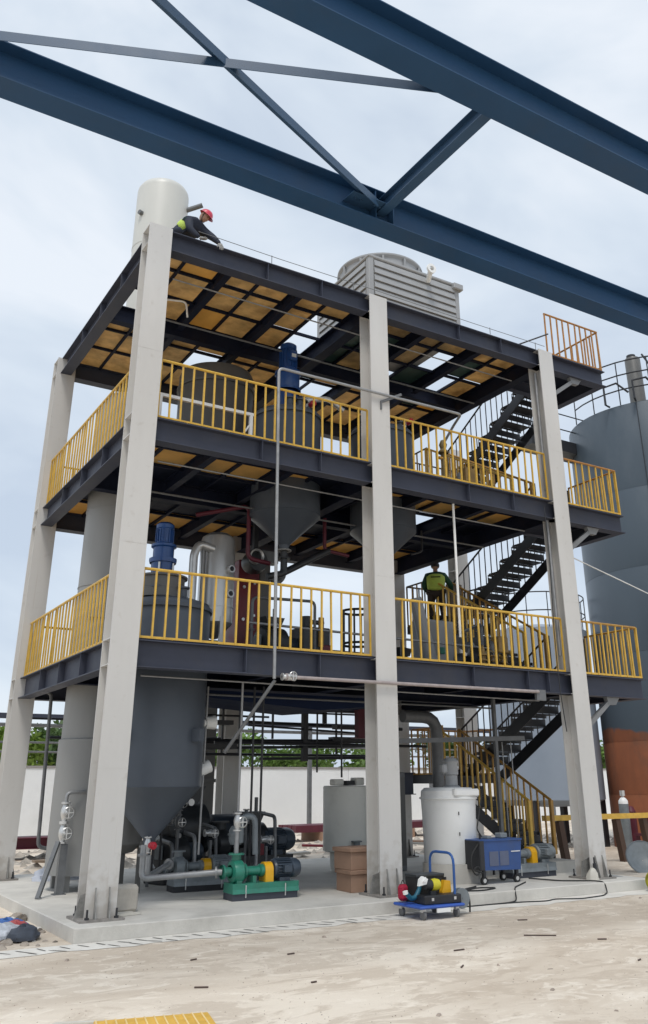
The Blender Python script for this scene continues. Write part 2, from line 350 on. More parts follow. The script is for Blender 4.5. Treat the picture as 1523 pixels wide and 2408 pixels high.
# ------------------------------------------------------------------ perimeter wall and beyond
wl = thing('perimeter_wall', 'long white rendered wall behind the steel frame', 'wall', (0, 22.5, GZ))
for i, x0 in enumerate(range(-18, 60, 6)):
    MB().box(x0+.01, x0+5.99, 0, .24, 0, 2.45).build('wall_panel', WALLM, wl)
    MB().box(x0+.005, x0+5.995, -.03, .27, 2.452, 2.53).build('coping', mat('coping_grey', (.30, .28, .27), .8), wl)
far = MB().box(-150, 250, 70, 72, GZ-.2, 4.0)
def leafmat(name, c):
    m = mat(name, c, 0.6, var=0.45, scale=1.4, trans=0.25); return m
LEAF = [leafmat('leaf_mid', (0.13, 0.22, 0.045)), leafmat('leaf_dark', (0.07, 0.125, 0.035)), leafmat('leaf_bright', (0.22, 0.32, 0.06))]
BARK = mat('bark', (0.10, 0.075, 0.05), .9)
def crown_mesh(rx, ry, rz, n, s, seed, m):
    r = random.Random(seed); mb = MB()
    lob = [(r.uniform(-.55, .55)*rx, r.uniform(-.5, .5)*ry, r.uniform(-.35, .45)*rz, r.uniform(.4, .65)) for _ in range(9)]
    for _ in range(n):
        lx, ly, lz, lr = r.choice(lob)
        d = Vector((r.gauss(0, 1), r.gauss(0, 1), r.gauss(0, 1))).normalized()*(r.random()**.4)*lr
        c = Vector((lx+d.x*rx, ly+d.y*ry, lz+d.z*rz)); a = Vector((r.gauss(0, 1), r.gauss(0, 1), r.gauss(0, 1))).normalized(); b = a.orthogonal().normalized()
        k = s*r.uniform(.6, 1.3)
        mb.add([c-a*k, c+b*k*.5, c+a*k, c-b*k*.5], [(0, 1, 2, 3)])
    return mb.mesh('crown', m)
crowns = [crown_mesh(1.9, 1.5, 1.35, 1500, .15, 10+i, LEAF[i % 3]) for i in range(5)]
trunk = MB().tube((0, 0, 0), (.1, 0, 1.6), .12, 7, .07).tube((.05, 0, 1.1), (-.6, .1, 2.2), .05, 5, .02).tube((.08, 0, 1.3), (.7, -.1, 2.4), .05, 5, .02).mesh('trunk', BARK)
tl = ['light green bushy tree', 'dark green bushy tree', 'bright yellow-green bushy tree']
for i in range(22):
    x = -9 + i*2.55 + random.uniform(-.6, .6); ci = random.randrange(5); h = random.uniform(2.6, 3.3)
    t = thing('bushy_tree', tl[ci % 3]+' in the row behind the white wall', 'tree', (x, 25.5+random.uniform(0, 3), GZ), random.uniform(0, 6), 'trees behind the white wall')
    inst('trunk', trunk, t).scale = (1, 1, 1.4); inst('crown', crowns[ci], t, (0, 0, h)).scale = (random.uniform(.8, 1.2), 1, random.uniform(.75, 1.15))
tag(MB().box(-60, 160, 0, 6, 0, 2.6).build('far_treeline', mat('treeline', (.07, .12, .05), .9, var=.4, scale=1.2), None, (0, 60, GZ)), 'far green treeline beyond the wall', None, None, 'stuff')
# pipe bridge far behind
pb = thing('pipe_bridge', 'far pipe bridge with thin rails above the wall', 'pipe bridge', (0, 19, GZ))
for z in (2.9, 3.2, 3.75):
    MB().tube((-14, 0, z), (30, 0, z), .035 if z < 3.7 else .06, 6).build('pipe', GPIPE, pb)
MB().box(-14, 30, -.1, .1, 3.95, 4.12).build('beam', NAVY, pb)
for x in (-12, -7, -2, 3, 8.5, 14, 20, 27): MB().box(x-.07, x+.07, -.07, .07, 0, 3.95).build('post', GPIPE, pb)

# ------------------------------------------------------------------ overhead blue gantry
gan = thing('overhead_roof_frame', 'blue steel roof beams crossing overhead with cross bracing', 'steel beams', (0, 0, GZ))
def G(z): return z-GZ
gb = MB().ibeam('x', -14, 26, -3.815, G(10.10), .55, .37, .016, .012); gb.build('roof_beam', BLUEB, gan)
gb = MB().ibeam('x', -14, 26, -6.70, G(10.10), .55, .37, .016, .012); gb.build('roof_beam', BLUEB, gan)
def angle_bar(p0, p1, w=.10, t=.01):
    m = MB(); m.bar(p0, p1, w, t); p0 = Vector(p0); p1 = Vector(p1); s = (p1-p0).cross(Vector((0, 0, 1))).normalized()*(w/2)
    m.bar(p0+s+Vector((0, 0, -w/2)), p1+s+Vector((0, 0, -w/2)), t, w); return m
angle_bar((-4.4, -4.0, G(9.80)), (1.95, -6.62, G(9.80)), .14).build('brace', BLUEG, gan)
angle_bar((-4.08, -6.62, G(9.84)), (1.95, -4.02, G(9.84)), .14).build('brace', BLUEG, gan)
MB().ibeam('y', -6.69, -3.84, 2.17, G(9.98), .22, .16, .01, .008).build('tie_beam', BLUEG, gan)
for (x, y) in ((1.85, -4.0), (-4.3, -4.0), (1.85, -6.52), (-3.95, -6.52)):
    MB().prism([(x-.32, y-.12), (x+.3, y-.12), (x+.34, y+.17), (x-.34, y+.17)], 'z', G(9.79), G(9.803)).build('gusset_plate', BLUEG, gan)
MB().prism([(2.05, G(9.58)), (2.32, G(9.58)), (2.32, G(10.08)), (2.05, G(10.08))], 'x', 0, 0.001) if False else None
bolt = MB().tube((0, 0, -.02), (0, 0, .0), .018, 6).mesh('bolt', BLUEG)
for (x, y) in ((1.85, -4.0), (-4.3, -4.0), (1.85, -6.52), (-3.95, -6.52)):
    for dx in (-.22, -.12, .12, .22): inst('bolt', bolt, gan, (x+dx, y, G(9.79)))
for x in (2.0, 2.32): MB().box(x, x+.012, -3.99, -3.83, G(9.57), G(10.08)).build('stiffener', BLUEB, gan)
for x in (-12, 24):
    for y in (-3.815, -6.70):
        MB().ibeam('x', x-.2, x+.2, y, 9.7, 9.7, .37, .016, .012).build('column', BLUEB, gan)

# ------------------------------------------------------------------ steel frame
W1, D = 4.75, 6.26
XS = (0, W1, 2*W1); Z = (3.74, 7.41, 11.14); HB = .41
frame = thing('steel_structure', 'three-storey steel process frame with pale columns and slate beams', 'steel frame', (0, 0, 0))
CW, CD = .433, .392
RIBM = mat('worn_rib_paint', (.27, .265, .25), .6, var=.35, scale=9)
def column(x, yf, ztop, mtl=PALE):
    m = MB(); m.box(x-CW/2, x+CW/2, yf, yf+.02, 0, ztop); m.box(x-CW/2, x+CW/2, yf+CD-.02, yf+CD, 0, ztop); m.box(x-.008, x+.008, yf+.02, yf+CD-.02, 0, ztop)
    o = m.build('column', mtl, frame)
    bp = MB().box(x-CW/2-.09, x+CW/2+.09, yf-.12, yf+CD+.12, 0.0, .03).build('base_plate', mat('worn_base_plate', (.26, .24, .22), .7, var=.3, scale=8), o)
    for dx in (-.09, .1):
        MB().prism([(yf-.11, .03), (yf, .03), (yf, .40), (yf-.02, .40)], 'x', x+dx-.006, x+dx+.006).build('base_rib', RIBM, o)
        MB().prism([(yf+CD+.11, .03), (yf+CD, .03), (yf+CD, .40), (yf+CD+.02, .40)], 'x', x+dx-.006, x+dx+.006).build('base_rib', RIBM, o)
    for sx in (-1, 1):
        MB().prism([(x+sx*.01, .03), (x+sx*(CW/2+.08), .03), (x+sx*(CW/2+.02), .30), (x+sx*.02, .36)], 'y', yf+CD/2-.006, yf+CD/2+.006).build('base_rib', RIBM, o)
        for yy in (yf-.07, yf+CD+.07):
            MB().tube((x+sx*.2, yy, .02), (x+sx*.2, yy, .15), .014, 6).tube((x+sx*.2, yy, .03), (x+sx*.2, yy, .055), .03, 6).build('anchor_bolt', BLK, o)
    for z in Z:
        for zz in (z-.03, z-HB):
            if zz+.012 > ztop: continue
            for sx in (-1, 1):
                a, b = sorted((x+sx*.009, x+sx*(CW/2-.004)))
                MB().box(a, b, yf+.021, yf+CD-.021, zz, zz+.014).build('stiffener', mtl, o)
    # welded splice lines
    for z in (1.9, 5.2, 8.6):
        MB().box(x-CW/2-.001, x+CW/2+.001, yf-.002, yf, z, z+.012).build('weld_seam', mtl, o)
    return o
for x in XS:
    column(x, 0, 11.135); column(x, D, 11.135)
column(11.8, D, 11.135)
YC = CD/2; YR = D+CD/2; YM = 3.25
def beam(axis, a, b, c, zt, h=HB, w=.25, m=NAVY, name='beam'):
    return MB().ibeam(axis, a, b, c, zt, h, w).build(name, m, frame)
def stiff(o, axis, t, c, zt, h=HB, w=.25, front=True):
    s = -1 if front else 1
    a, b = sorted((c+s*.007, c+s*(w/2-.006)))
    if axis == 'x': MB().box(t-.006, t+.006, a, b, zt-h+.018, zt-.018).build('stiffener', NAVY, o)
    else: MB().box(a, b, t-.006, t+.006, zt-h+.018, zt-.018).build('stiffener', NAVY, o)
for zi, z in enumerate(Z):
    for i in range(2):
        a, b = XS[i]+.009, XS[i+1]-.009
        o = beam('x', a, b, YC, z); stiff(o, 'x', (a+b)/2-.15 if zi else a+2.05, YC, z); stiff(o, 'x', b-1.3, YC, z)
        if zi == 0 and i == 1: stiff(o, 'x', b-.75, YC, z)
        beam('x', a, b, YR, z); 
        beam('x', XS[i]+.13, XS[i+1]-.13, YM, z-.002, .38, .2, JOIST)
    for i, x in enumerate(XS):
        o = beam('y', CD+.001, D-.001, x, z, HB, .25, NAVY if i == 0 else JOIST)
        if i == 0:
            for t in (1.9, 3.25, 4.6): stiff(o, 'y', t, x, z)
    # secondary joists along y
    for i in range(2):
        for k in (1, 2):
            xx = XS[i]+W1*k/3
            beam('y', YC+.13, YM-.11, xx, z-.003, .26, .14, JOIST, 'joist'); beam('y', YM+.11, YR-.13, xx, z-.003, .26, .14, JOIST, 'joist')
        for k in (.5, 1.5, 2.5):
            xx = XS[i]+W1*k/3
            MB().box(xx-.025, xx+.025, YC+.13, YR-.13, z-.07, z-.004).build('purlin', JOIST, frame)
        for yy in (1.25, 2.25, 4.25, 5.25):
            MB().box(XS[i]+.13, XS[i+1]-.13, yy-.025, yy+.025, z-.066, z-.0045).build('purlin', JOIST, frame)
# deck boards: one object each, laid on the purlins
YB = [.10, 1.25, 2.25, 3.25, 4.25, 5.25, 6.60]
missing = {2: {(0, 2), (5, 1), (5, 2), (8, 2), (9, 1), (10, 2), (6, 4), (9, 3), (7, 4), (3, 4)}, 1: {(3, 3), (9, 2)}, 0: set()}
rd = random.Random(5)
for zi, z in enumerate(Z):
    for cx in range(12):
        bay = cx//6; k = cx % 6; x0 = XS[bay]+W1*k/6; x1 = x0+W1/6
        for cy in range(6):
            if (cx, cy) in missing[zi]: continue
            if zi == 2:
                m = PLY if rd.random() < .9 else PLY2
                if cx >= 6 and cy in (1, 2, 3) : m = GREENISH if rd.random() < .5 else m
            elif zi == 1: m = PLY2 if (cy == 1 and cx != 5) or cy == 5 or (cy == 3 and cx > 8) else PLATE
            else: m = PLATE
            gap = .012; jit = rd.uniform(-.006, .006)
            b = MB().box(x0+gap, x1-gap, YB[cy]+gap, YB[cy+1]-gap, 0, .022)
            o = b.build('deck_board', m, frame, (0, 0, z+.002+abs(jit)*.5))
            if zi == 2 and rd.random() < .25:
                o.location.y += rd.uniform(-.05, .05)
# right-hand stair platforms
PX1 = 11.58; PY1 = 1.62
for zi, z in enumerate(Z):
    beam('x', 9.5+.009, PX1, YC, z-.001); beam('x', 9.63, PX1-.06, PY1, z-.001, .3, .16)
    beam('y', CD/2+.13, PY1+.08, PX1-.10, z-.0015, HB, .2)
    for cx in range(2):
        MB().box(9.63+cx*.95, 9.63+cx*.95+.94, .08, PY1+.08, z+.002, z+.014).build('deck_plate', PLATE, frame)
    g_ = MB().bar((9.74, YC, z-1.05), (10.55, YC, z-.46), .09, .09); g_.build('knee_brace', mat('grey_brace_paint', (.20, .205, .21), .5), frame)
    MB().prism([(10.40, z-.41), (10.78, z-.41), (10.66, z-.56), (10.44, z-.56)], 'y', YC-.05, YC+.05).build('brace_gusset', mat('grey_brace_paint', (.20, .205, .21)), frame)
# thin lifeline along the roof edge
ll = thing('roof_lifeline', 'thin grey lifeline strung along the roof edge on short posts', 'lifeline', (0, .1, 11.17))
MB().path([(.75, 0, .17), (2.5, 0, .15), (4.7, 0, .16), (7.4, 0, .14), (9.6, 0, .15)], .007, 5).build('wire', GPIPE, ll)
for x in (2.3, 4.2, 7.9, 9.3): MB().tube((x, 0, 0), (x, 0, .17), .008, 5).build('post', GPIPE, ll)

# ------------------------------------------------------------------ railings
RH = 1.08
bal_me = {}
def baluster_mesh(h, m, r=.0145):
    k = (round(h, 3), m.name, r)
    if k not in bal_me: bal_me[k] = MB().box(-r, r, -r, r, 0, h).mesh('baluster', m)
    return bal_me[k]
def railing(label, p0, p1, m=YEL, step=.198, h=RH, mid=False, group='yellow guard railings', toe=True, skip=(), tilt=.0, m2=None):
    p0 = Vector(p0); p1 = Vector(p1); d = p1-p0; ln = Vector((d.x, d.y, 0)).length
    t = thing('guard_railing', label, 'railing', p0, 0, group)
    MB().tube((0, 0, h), d+Vector((0, 0, h)), .024, 8).build('top_rail', m2 or m, t)
    n = max(2, int(ln/step)); me = baluster_mesh(h, m)
    for i in range(n+1):
        if i in skip: continue
        q = d*(i/n); inst('baluster', me, t, (q.x, q.y, q.z), (rd.uniform(-.012, .012)+tilt, rd.uniform(-.012, .012), math.atan2(d.y, d.x)))
    if toe: MB().bar((0, 0, .02), d+Vector((0, 0, .02)), .012, .04).build('bottom_rail', m, t)
    if mid: MB().bar((0, 0, h*.5), d+Vector((0, 0, h*.5)), .02, .02).build('mid_rail', m, t)
    return t
names = ('first', 'second')
for zi in (0, 1):
    z = Z[zi]+.024; lv = names[zi]
    railing(f'yellow railing on the front edge of the {lv} floor, left bay between pale columns', (.26, .13, z), (4.50, .13, z))
    railing(f'yellow railing on the front edge of the {lv} floor, bay right of the middle column', (5.01, .13, z), (9.25, .13, z))
    railing(f'yellow railing along the left side of the {lv} floor', (-.06, .45, z), (-.06, 6.2, z))
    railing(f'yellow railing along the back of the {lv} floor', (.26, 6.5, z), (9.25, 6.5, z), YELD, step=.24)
for zi in (0, 1, 2):
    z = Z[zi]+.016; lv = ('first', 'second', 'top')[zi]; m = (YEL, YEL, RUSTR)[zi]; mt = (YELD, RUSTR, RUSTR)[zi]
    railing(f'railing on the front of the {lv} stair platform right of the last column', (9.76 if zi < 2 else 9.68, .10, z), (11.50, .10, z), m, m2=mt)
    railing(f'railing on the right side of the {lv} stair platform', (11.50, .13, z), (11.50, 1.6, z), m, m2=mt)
# ------------------------------------------------------------------ stairs
STR = mat('stair_black_paint', (0.020, 0.022, 0.028), .45, var=.2, scale=3)
def flight(label, x0, x1, ya, za, yb, zb, railm, low=False, n=7, br=.010):
    t = thing('stair_flight', label, 'stairs', (x0, ya, za)); w = x1-x0
    dy = yb-ya; dz = zb-za
    for x in (0, w):
        MB().prism([(-.0, -.28), (0, .03), (dy, dz+.03), (dy, dz-.28)], 'x', x-.006, x+.006).build('stringer', STR, t)
    run = dy/n; rise = dz/n
    for i in range(n):
        y = run*i; z = rise*(i+1)-.03
        o = MB().box(.01, w-.01, min(y, y+run*.72), max(y, y+run*.72), z-.02, z).box(.01, w-.01, min(y, y+.012), max(y, y+.012), z-.07, z-.021).build('tread', STR, t)
        yb = y+run*.90
        MB().box(.012, w-.012, min(yb, yb+.006), max(yb, yb+.006), z, z+rise*.64).build('riser_plate', STR, o)
        for k in range(0, 6):
            xx = .03+(w-.06)*k/5
            MB().box(xx-.011, xx+.011, min(yb, yb+.006), max(yb, yb+.006), z+rise*.641, z+rise-.021).build('grate_bar', STR, o)
    for x, m in ((0, railm[0]), (w, railm[1])):
        MB().tube((x, 0, 1.05), (x, dy, dz+1.05), .014+br, 8).build('handrail', m, t)
        me = baluster_mesh(1.05, m, br)
        nb = 15
        for i in range(nb+1):
            if i in (0, nb):
                continue
            inst('baluster', me, t, (x, dy*i/nb, dz*i/nb))
        ns = .011+br*1.6
        for i in (0, nb): MB().box(x-ns, x+ns, dy*i/nb-ns, dy*i/nb+ns, dz*i/nb, dz*i/nb+1.05).build('newel_post', m, t)
    return t
YS0, YS1 = 1.66, 4.95
LZ = [1.87, 5.575, 9.275]
prev = 0.0
BLKR = mat('dark_rail_paint', (.035, .03, .03), .5, var=.3, scale=6)
for i in range(3):
    zf = 0.0 if i == 0 else Z[i-1]
    nm = ('first', 'second', 'third')[i]
    flight(f'lower half of the {nm} stair, rising away to the landing, ' + ('yellow rails' if i == 0 else 'thin dark ochre rails'), 9.66, 10.30, 1.95 if i == 0 else YS0, .28 if i == 0 else zf, YS1, LZ[i], (YEL, YELD) if i == 0 else (YEL, YELD), br=.016)
    flight(f'upper half of the {nm} stair, black, rising forward to the platform', 10.38, 11.50, YS1, LZ[i], YS0, Z[i], (BLKR, BLKR))
    ld = thing('stair_landing', f'dark landing at the turn of the {nm} stair', 'landing', (9.68, YS1, LZ[i]))
    MB().box(0, 1.86, 0, 1.2, -.012, 0).build('landing_plate', PLATE, ld)
    MB().box(0, 1.86, 0, .05, -.2, -.013).build('edge_beam', STR, ld); MB().box(0, 1.86, 1.15, 1.2, -.2, -.013).build('edge_beam', STR, ld)
    MB().box(0, .05, .051, 1.149, -.2, -.013).build('edge_beam', STR, ld); MB().box(1.81, 1.86, .051, 1.149, -.2, -.013).build('edge_beam', STR, ld)
    railing(f'railing on the inner side of the {nm} stair landing', (9.70, YS1+.02, LZ[i]), (9.70, YS1+1.18, LZ[i]), YELD, m2=RUSTR if i == 0 else BLKR, group='landing railings')
    railing(f'railing across the back of the {nm} stair landing', (9.70, YS1+1.18, LZ[i]), (11.52, YS1+1.18, LZ[i]), YELD if i == 0 else BLKR, m2=RUSTR if i == 0 else BLKR, group='landing railings')
    railing(f'railing on the outer side of the {nm} stair landing', (11.52, YS1+.02, LZ[i]), (11.52, YS1+1.18, LZ[i]), YELD if i == 0 else BLKR, m2=RUSTR if i == 0 else BLKR, group='landing railings')
o = MB().box(9.62, 10.34, 1.3, 1.96, 0, .20).build('concrete_step', CONCS, None); tag(o, 'low concrete step under the foot of the first stair', 'step')
# post of the landing
MB().box(9.66, 9.74, 4.86, 4.94, 0, 3.0).build('landing_post', YELD, None)
tag(bpy.data.objects['landing_post'], 'thick ochre post at the turn of the first stair', 'post')

# ------------------------------------------------------------------ process vessels
def hopper(label, x, y, r, zseam, zap, ztop, m=VES, motor=True, top_m=None, mz=1.7, n=48):
    t = thing('process_vessel', label, 'vessel', (x, y, zap-.12), 0, 'cone-bottomed process vessels')
    b = zap-.12
    MB().lathe([(r, zseam-b), (r, ztop-b-.08), (r*.96, ztop-b-.02), (r*.7, ztop-b+.05), (.01, ztop-b+.09)], n=n).build('shell', m, t)
    MB().lathe([(r, zseam-b-.001), (r+.003, zseam-b-.012), (r-.012, zseam-b-.02), (.10, .12), (.09, 0.02)], n=n).build('cone', m, t)
    MB().lathe([(.15, 0), (.15, .025), (.09, .03), (.09, .0), (.15, 0)], n=20).build('outlet_flange', SILO2, t)
    MB().lathe([(r+.001, ztop-b-.16), (r+.035, ztop-b-.16), (r+.035, ztop-b-.10), (r+.001, ztop-b-.10)], n=n).build('top_ring', m, t)
    for a in (30, 120, 210, 300):
        ca, sa = math.cos(R(a)), math.sin(R(a)); MB().bar((ca*(r-.01), sa*(r-.01), zseam-b+.78), (ca*(r+.16), sa*(r+.16), zseam-b+.78), .14, .2).build('lug', m, t)
    rr = random.Random(int(x*10))
    for k in range(3):
        a = R(rr.uniform(190, 330)); h = ztop-b+.05; rd_ = r*.6
        MB().tube((rd_*math.cos(a), rd_*math.sin(a), h-.05), (rd_*math.cos(a), rd_*math.sin(a), h+.16), .07, 10).lathe([(.11, h+.16), (.11, h+.19), (.01, h+.19)], (rd_*math.cos(a), rd_*math.sin(a), 0), 12).build('nozzle', m, t)
    if motor:
        mo = thing('agitator_drive', 'blue vertical agitator motor on the vessel left of the middle column, under the roof', 'motor', (x, y, ztop+.05), 0, 'blue agitator drives')
        MB().lathe([(.30, 0), (.30, .03), (.22, .05), (.20, .40), (.17, .42)], n=20).build('lantern', MBLU, mo)
        MB().lathe([(.27, .42), (.27, .47), (.23, .48), (.24, .55), (.24, .74), (.27, .76), (.27, .80), (.20, .82)], n=20).build('gearbox', MBLU, mo)
        mm = MB().lathe([(.20, .82), (.20, .84), (.155, .86), (.155, 1.25), (.17, 1.26), (.17, 1.34), (.11, 1.38), (.01, 1.385)], n=20)
        mm.build('motor_body', MBLU, mo)
        fm = MB().box(.15, .185, -.006, .006, .88, 1.24).mesh('cooling_fin', MBLU)
        for k in range(16): inst('cooling_fin', fm, mo, (0, 0, 0), (0, 0, k*math.pi/8))
        MB().rbox(-.08, .08, -.25, -.15, .98, 1.16, .01).build('terminal_box', MBLU, mo)
        MB().box(-.05, .05, -.256, -.251, 1.03, 1.10).build('name_plate', mat('plate_white', (.6, .62, .62), .4), mo)
        mo.scale = (mz, mz, mz)
        mo.scale = (mz*.62, mz*.62, mz*.7)
    return t
hopper('big charcoal vessel hanging low behind the front left column', 1.36, 2.05, .80, 1.66, .86, 4.70, motor=False)
hopper('charcoal cone vessel hung through the second floor, left of the middle column', 3.87, 2.3, .73, 6.78, 6.18, 9.05, mz=1.75)
hopper('charcoal cone vessel half hidden by the middle column', 6.32, 2.3, .73, 6.80, 6.2, 9.15, motor=False)
# neck and drive on vessel 1
t = thing('agitator_drive', 'blue vertical agitator motor on the vessel beside the front left column', 'motor', (1.22, 2.0, 4.90), 0, 'blue agitator drives')
MB().lathe([(.46, -.14), (.44, .02), (.42, .03), (.42, .22), (.47, .23), (.47, .26), (.01, .27)], n=28).build('mounting_neck', VESG, t)
MB().lathe([(.26, .27), (.26, .31), (.20, .33), (.21, .52)], n=24).build('lantern', MBLU, t)
MB().lathe([(.24, .52), (.25, .56), (.25, .60), (.19, .61), (.19, .80), (.23, .82), (.23, .86), (.16, .88)], n=24).build('gearbox', MBLU, t)
MB().lathe([(.17, .88), (.15, .90), (.15, 1.16), (.165, 1.17), (.165, 1.24), (.12, 1.28), (.01, 1.29)], n=24).build('motor_body', MBLU, t)
fm = MB().box(.145, .172, -.006, .006, .91, 1.15).mesh('cooling_fin', MBLU)
for k in range(18): inst('cooling_fin', fm, t, (0, 0, 0), (0, 0, k*math.pi/9))
for dx in (-.13, .13): MB().tube((dx, -.19, .28), (dx, -.19, .50), .02, 6).build('stud', SS, t)

# grey silo inside the left bay, and the separate pale cylinder on the roof
t = thing('grey_silo', 'plain grey cylinder standing inside the left bay behind the corner column', 'silo', (.90, 4.0, 0))
MB().lathe([(.66, .25), (.66, 2.45), (.62, 2.47)], n=48).build('skirt', SILO2, t)
MB().lathe([(.62, 2.47), (.62, 9.0), (.58, 9.2), (.42, 9.4), (.2, 9.5), (.01, 9.53)], n=48).build('shell', SILO2, t)
for z in (5.25, 6.8): MB().lathe([(.621, z), (.63, z), (.63, z+.02), (.621, z+.02)], n=48).build('weld_seam', SILO2, t)
for a in (45, 135, 225, 315): MB().box(-.05, .05, -.05, .05, 0, .3).build('foot', SILO2, t, (.55*math.cos(R(a)), .55*math.sin(R(a)), 0))
MB().box(-.3, .3, -.64, -.60, 4.62, 4.98).build('patch_plate', SILO2, t, (0, 0, 0), (0, 0, R(-25)))
t = thing('roof_cylinder', 'tall pale cylinder with stub pipes standing on the roof corner', 'tank', (1.27, 4.05, 11.17))
MB().lathe([(.61, 0), (.61, 3.72), (.60, 3.80), (.55, 3.89), (.4, 3.97), (.2, 4.01), (.01, 4.02)], n=56).build('shell', SILO, t)
MB().lathe([(.612, 2.1), (.617, 2.1), (.617, 2.115), (.612, 2.115)], n=48).build('weld_seam', SILO, t)
d_ = Vector((.82, -.57, 0)); MB().tube(d_*.58+Vector((0, 0, 3.32)), d_*.98+Vector((0, 0, 3.46)), .06, 12).build('nozzle', GPIPE, t)
d_ = Vector((-.9, -.4, 0)); MB().tube(d_*.58+Vector((0, 0, 2.9)), d_*.70+Vector((0, 0, 2.9)), .06, 10).build('nozzle', GPIPE, t)
t = thing('grey_vat', 'wide pale grey vat on the second floor behind the left railing', 'vessel', (2.95, 4.1, 7.44))
MB().lathe([(.86, 0), (.86, 2.95), (.82, 3.05), (.4, 3.12), (.01, 3.14)], n=44).build('shell', VESG, t)
MB().lathe([(.861, 2.6), (.9, 2.6), (.9, 2.66), (.861, 2.66)], n=44).build('ring', VESG, t)

# cooling tower on the roof
t = thing('cooling_tower', 'grey louvred cooling tower with round fan ring on the roof', 'cooling tower', (4.95, .62, 11.19))
CTX, CTY, CTH = 2.55, 2.3, 1.38
MB().box(.03, CTX-.03, .03, CTY-.03, 0, CTH-.03).build('casing', FRP, t)
for (x, y) in ((0, 0), (CTX-.14, 0), (0, CTY-.14), (CTX-.14, CTY-.14)): MB().rbox(x, x+.14, y, y+.14, 0, CTH, .02).build('corner_post', FRP, t)
for i in range(7):
    z = .05+i*.185
    MB().prism([(-.03, z), (.0, z+.155), (.03, z+.155), (.03, z)], 'x', .142, CTX-.142).build('louvre', FRP, t)
    MB().prism([(-.03, z), (.0, z+.155), (.03, z+.155), (.03, z)], 'y', .142, CTY-.142).build('louvre', FRP, t)
MB().rbox(-.02, CTX+.02, -.02, CTY+.02, CTH-.028, CTH+.05, .02).build('roof_rim', FRP, t)
MB().lathe([(1.04, CTH+.05), (.98, CTH+.22), (.98, CTH+.36), (1.03, CTH+.42), (1.03, CTH+.46), (.95, CTH+.46), (.93, CTH+.2), (.97, CTH+.06)], (1.12, 1.2, 0), 48).build('fan_ring', FRP, t)
for a in range(0, 360, 30): 
    ca, sa = math.cos(R(a)), math.sin(R(a)); MB().bar((1.12+ca*1.0, 1.2+sa*1.0, CTH+.06), (1.12+ca*1.02, 1.2+sa*1.02, CTH+.40), .05, .03, (ca, sa, 0)).build('ring_rib', FRP, t)
o = MB().tube((1.62, -.02, CTH-.16), (1.50, -.30, CTH-.02), .06, 14, cap=False).build('outlet_stub', WHITEP, t)
MB().lathe([(.12, -.03), (.12, .02), (.06, .02), (.06, -.03), (.12, -.03)], (1.50, -.31, CTH-.02), 18, 'y').build('outlet_flange', WHITEP, t)
MB().rbox(CTX-.22, CTX+.06, -.1, .06, CTH-.14, CTH+.02, .02).build('corner_cap', FRP, t)

# large slate tank on the right
BR = 2.95
t = thing('storage_tank', 'large slate-blue storage tank with rusty base band, beyond the stairs', 'tank', (20.85, 5.95, GZ))
H = 13.75
def tank_primer():
    m = RUST.copy(); m.name = 'slate_paint_over_primer'; t = m.node_tree; bs = t.nodes['Principled BSDF']; old = bs.inputs['Base Color'].links[0].from_socket
    N = t.nodes.new; L = t.links.new; tc = N('ShaderNodeTexCoord'); sp = N('ShaderNodeSeparateXYZ'); L(tc.outputs['Object'], sp.inputs[0])
    nz = N('ShaderNodeTexNoise'); nz.inputs['Scale'].default_value = .7; nz.inputs['Detail'].default_value = 3; L(tc.outputs['Object'], nz.inputs['Vector'])
    ad = N('ShaderNodeMath'); ad.operation = 'MULTIPLY_ADD'; ad.inputs[1].default_value = 1.3; L(nz.outputs['Fac'], ad.inputs[0]); L(sp.outputs[2], ad.inputs[2])
    mr = N('ShaderNodeMapRange'); mr.inputs[1].default_value = 3.98; mr.inputs[2].default_value = 4.06; L(ad.outputs[0], mr.inputs[0])
    mx = N('ShaderNodeMix'); mx.data_type = 'RGBA'; L(mr.outputs[0], mx.inputs[0]); L(old, mx.inputs[6]); mx.inputs[7].default_value = (.062, .084, .106, 1); L(mx.outputs[2], bs.inputs['Base Color']); return m
PRM = tank_primer()
for k, (z0, z1, m) in enumerate(((0, 1.5, RUST), (1.5, 3.0, PRM), (3.0, 5.6, PRM), (5.6, 8.2, TANKB), (8.2, 10.8, TANKB), (10.8, H, TANKB))):
    MB().lathe([(BR, z0), (BR, z1-.012), (BR-.004, z1-.006), (BR-.004, z1)], n=72).build('shell_course', m, t)
MB().lathe([(BR, H), (BR*.6, H+.5), (.01, H+.75)], n=72).build('tank_roof', TANKB, t)
VX, VY = -1.5, -.75
def pol(a, r, z): return (r*math.cos(R(a)), r*math.sin(R(a)), z)
for zz in (.55, 1.1, 1.6):
    MB().path([pol(a, BR+.02, H+zz) for a in range(-200, 10, 10)], .025, 6).build('roof_rail', BLK, t)
for a in range(-200, 10, 20): MB().tube(pol(a, BR+.02, H), pol(a, BR+.02, H+1.6), .022, 6).build('rail_post', BLK, t)
MB().lathe([(.27, H-.1), (.27, H+2.15), (.25, H+2.2), (.01, H+2.21)], (VX, VY, 0), 24).build('vent_stack', VESG, t)
MB().tube((VX-.05, VY, H+2.2), (VX-.05, VY, H+2.32), .16, 12).build('stack_cap', BLK, t)
MB().bar(pol(-128, BR, H+.2), pol(-142, BR-.8, H+2.1), .05, .05).build('stay', BLK, t)
for a in (-168, -150): MB().path([pol(a, BR, H+.05), pol(a, BR+.25, H+.05), pol(a, BR+.25, H+.7), pol(a+8, BR+.2, H+.75), pol(a+14, BR, H+.4)], .04, 6).build('hand_hoop', BLK, t)
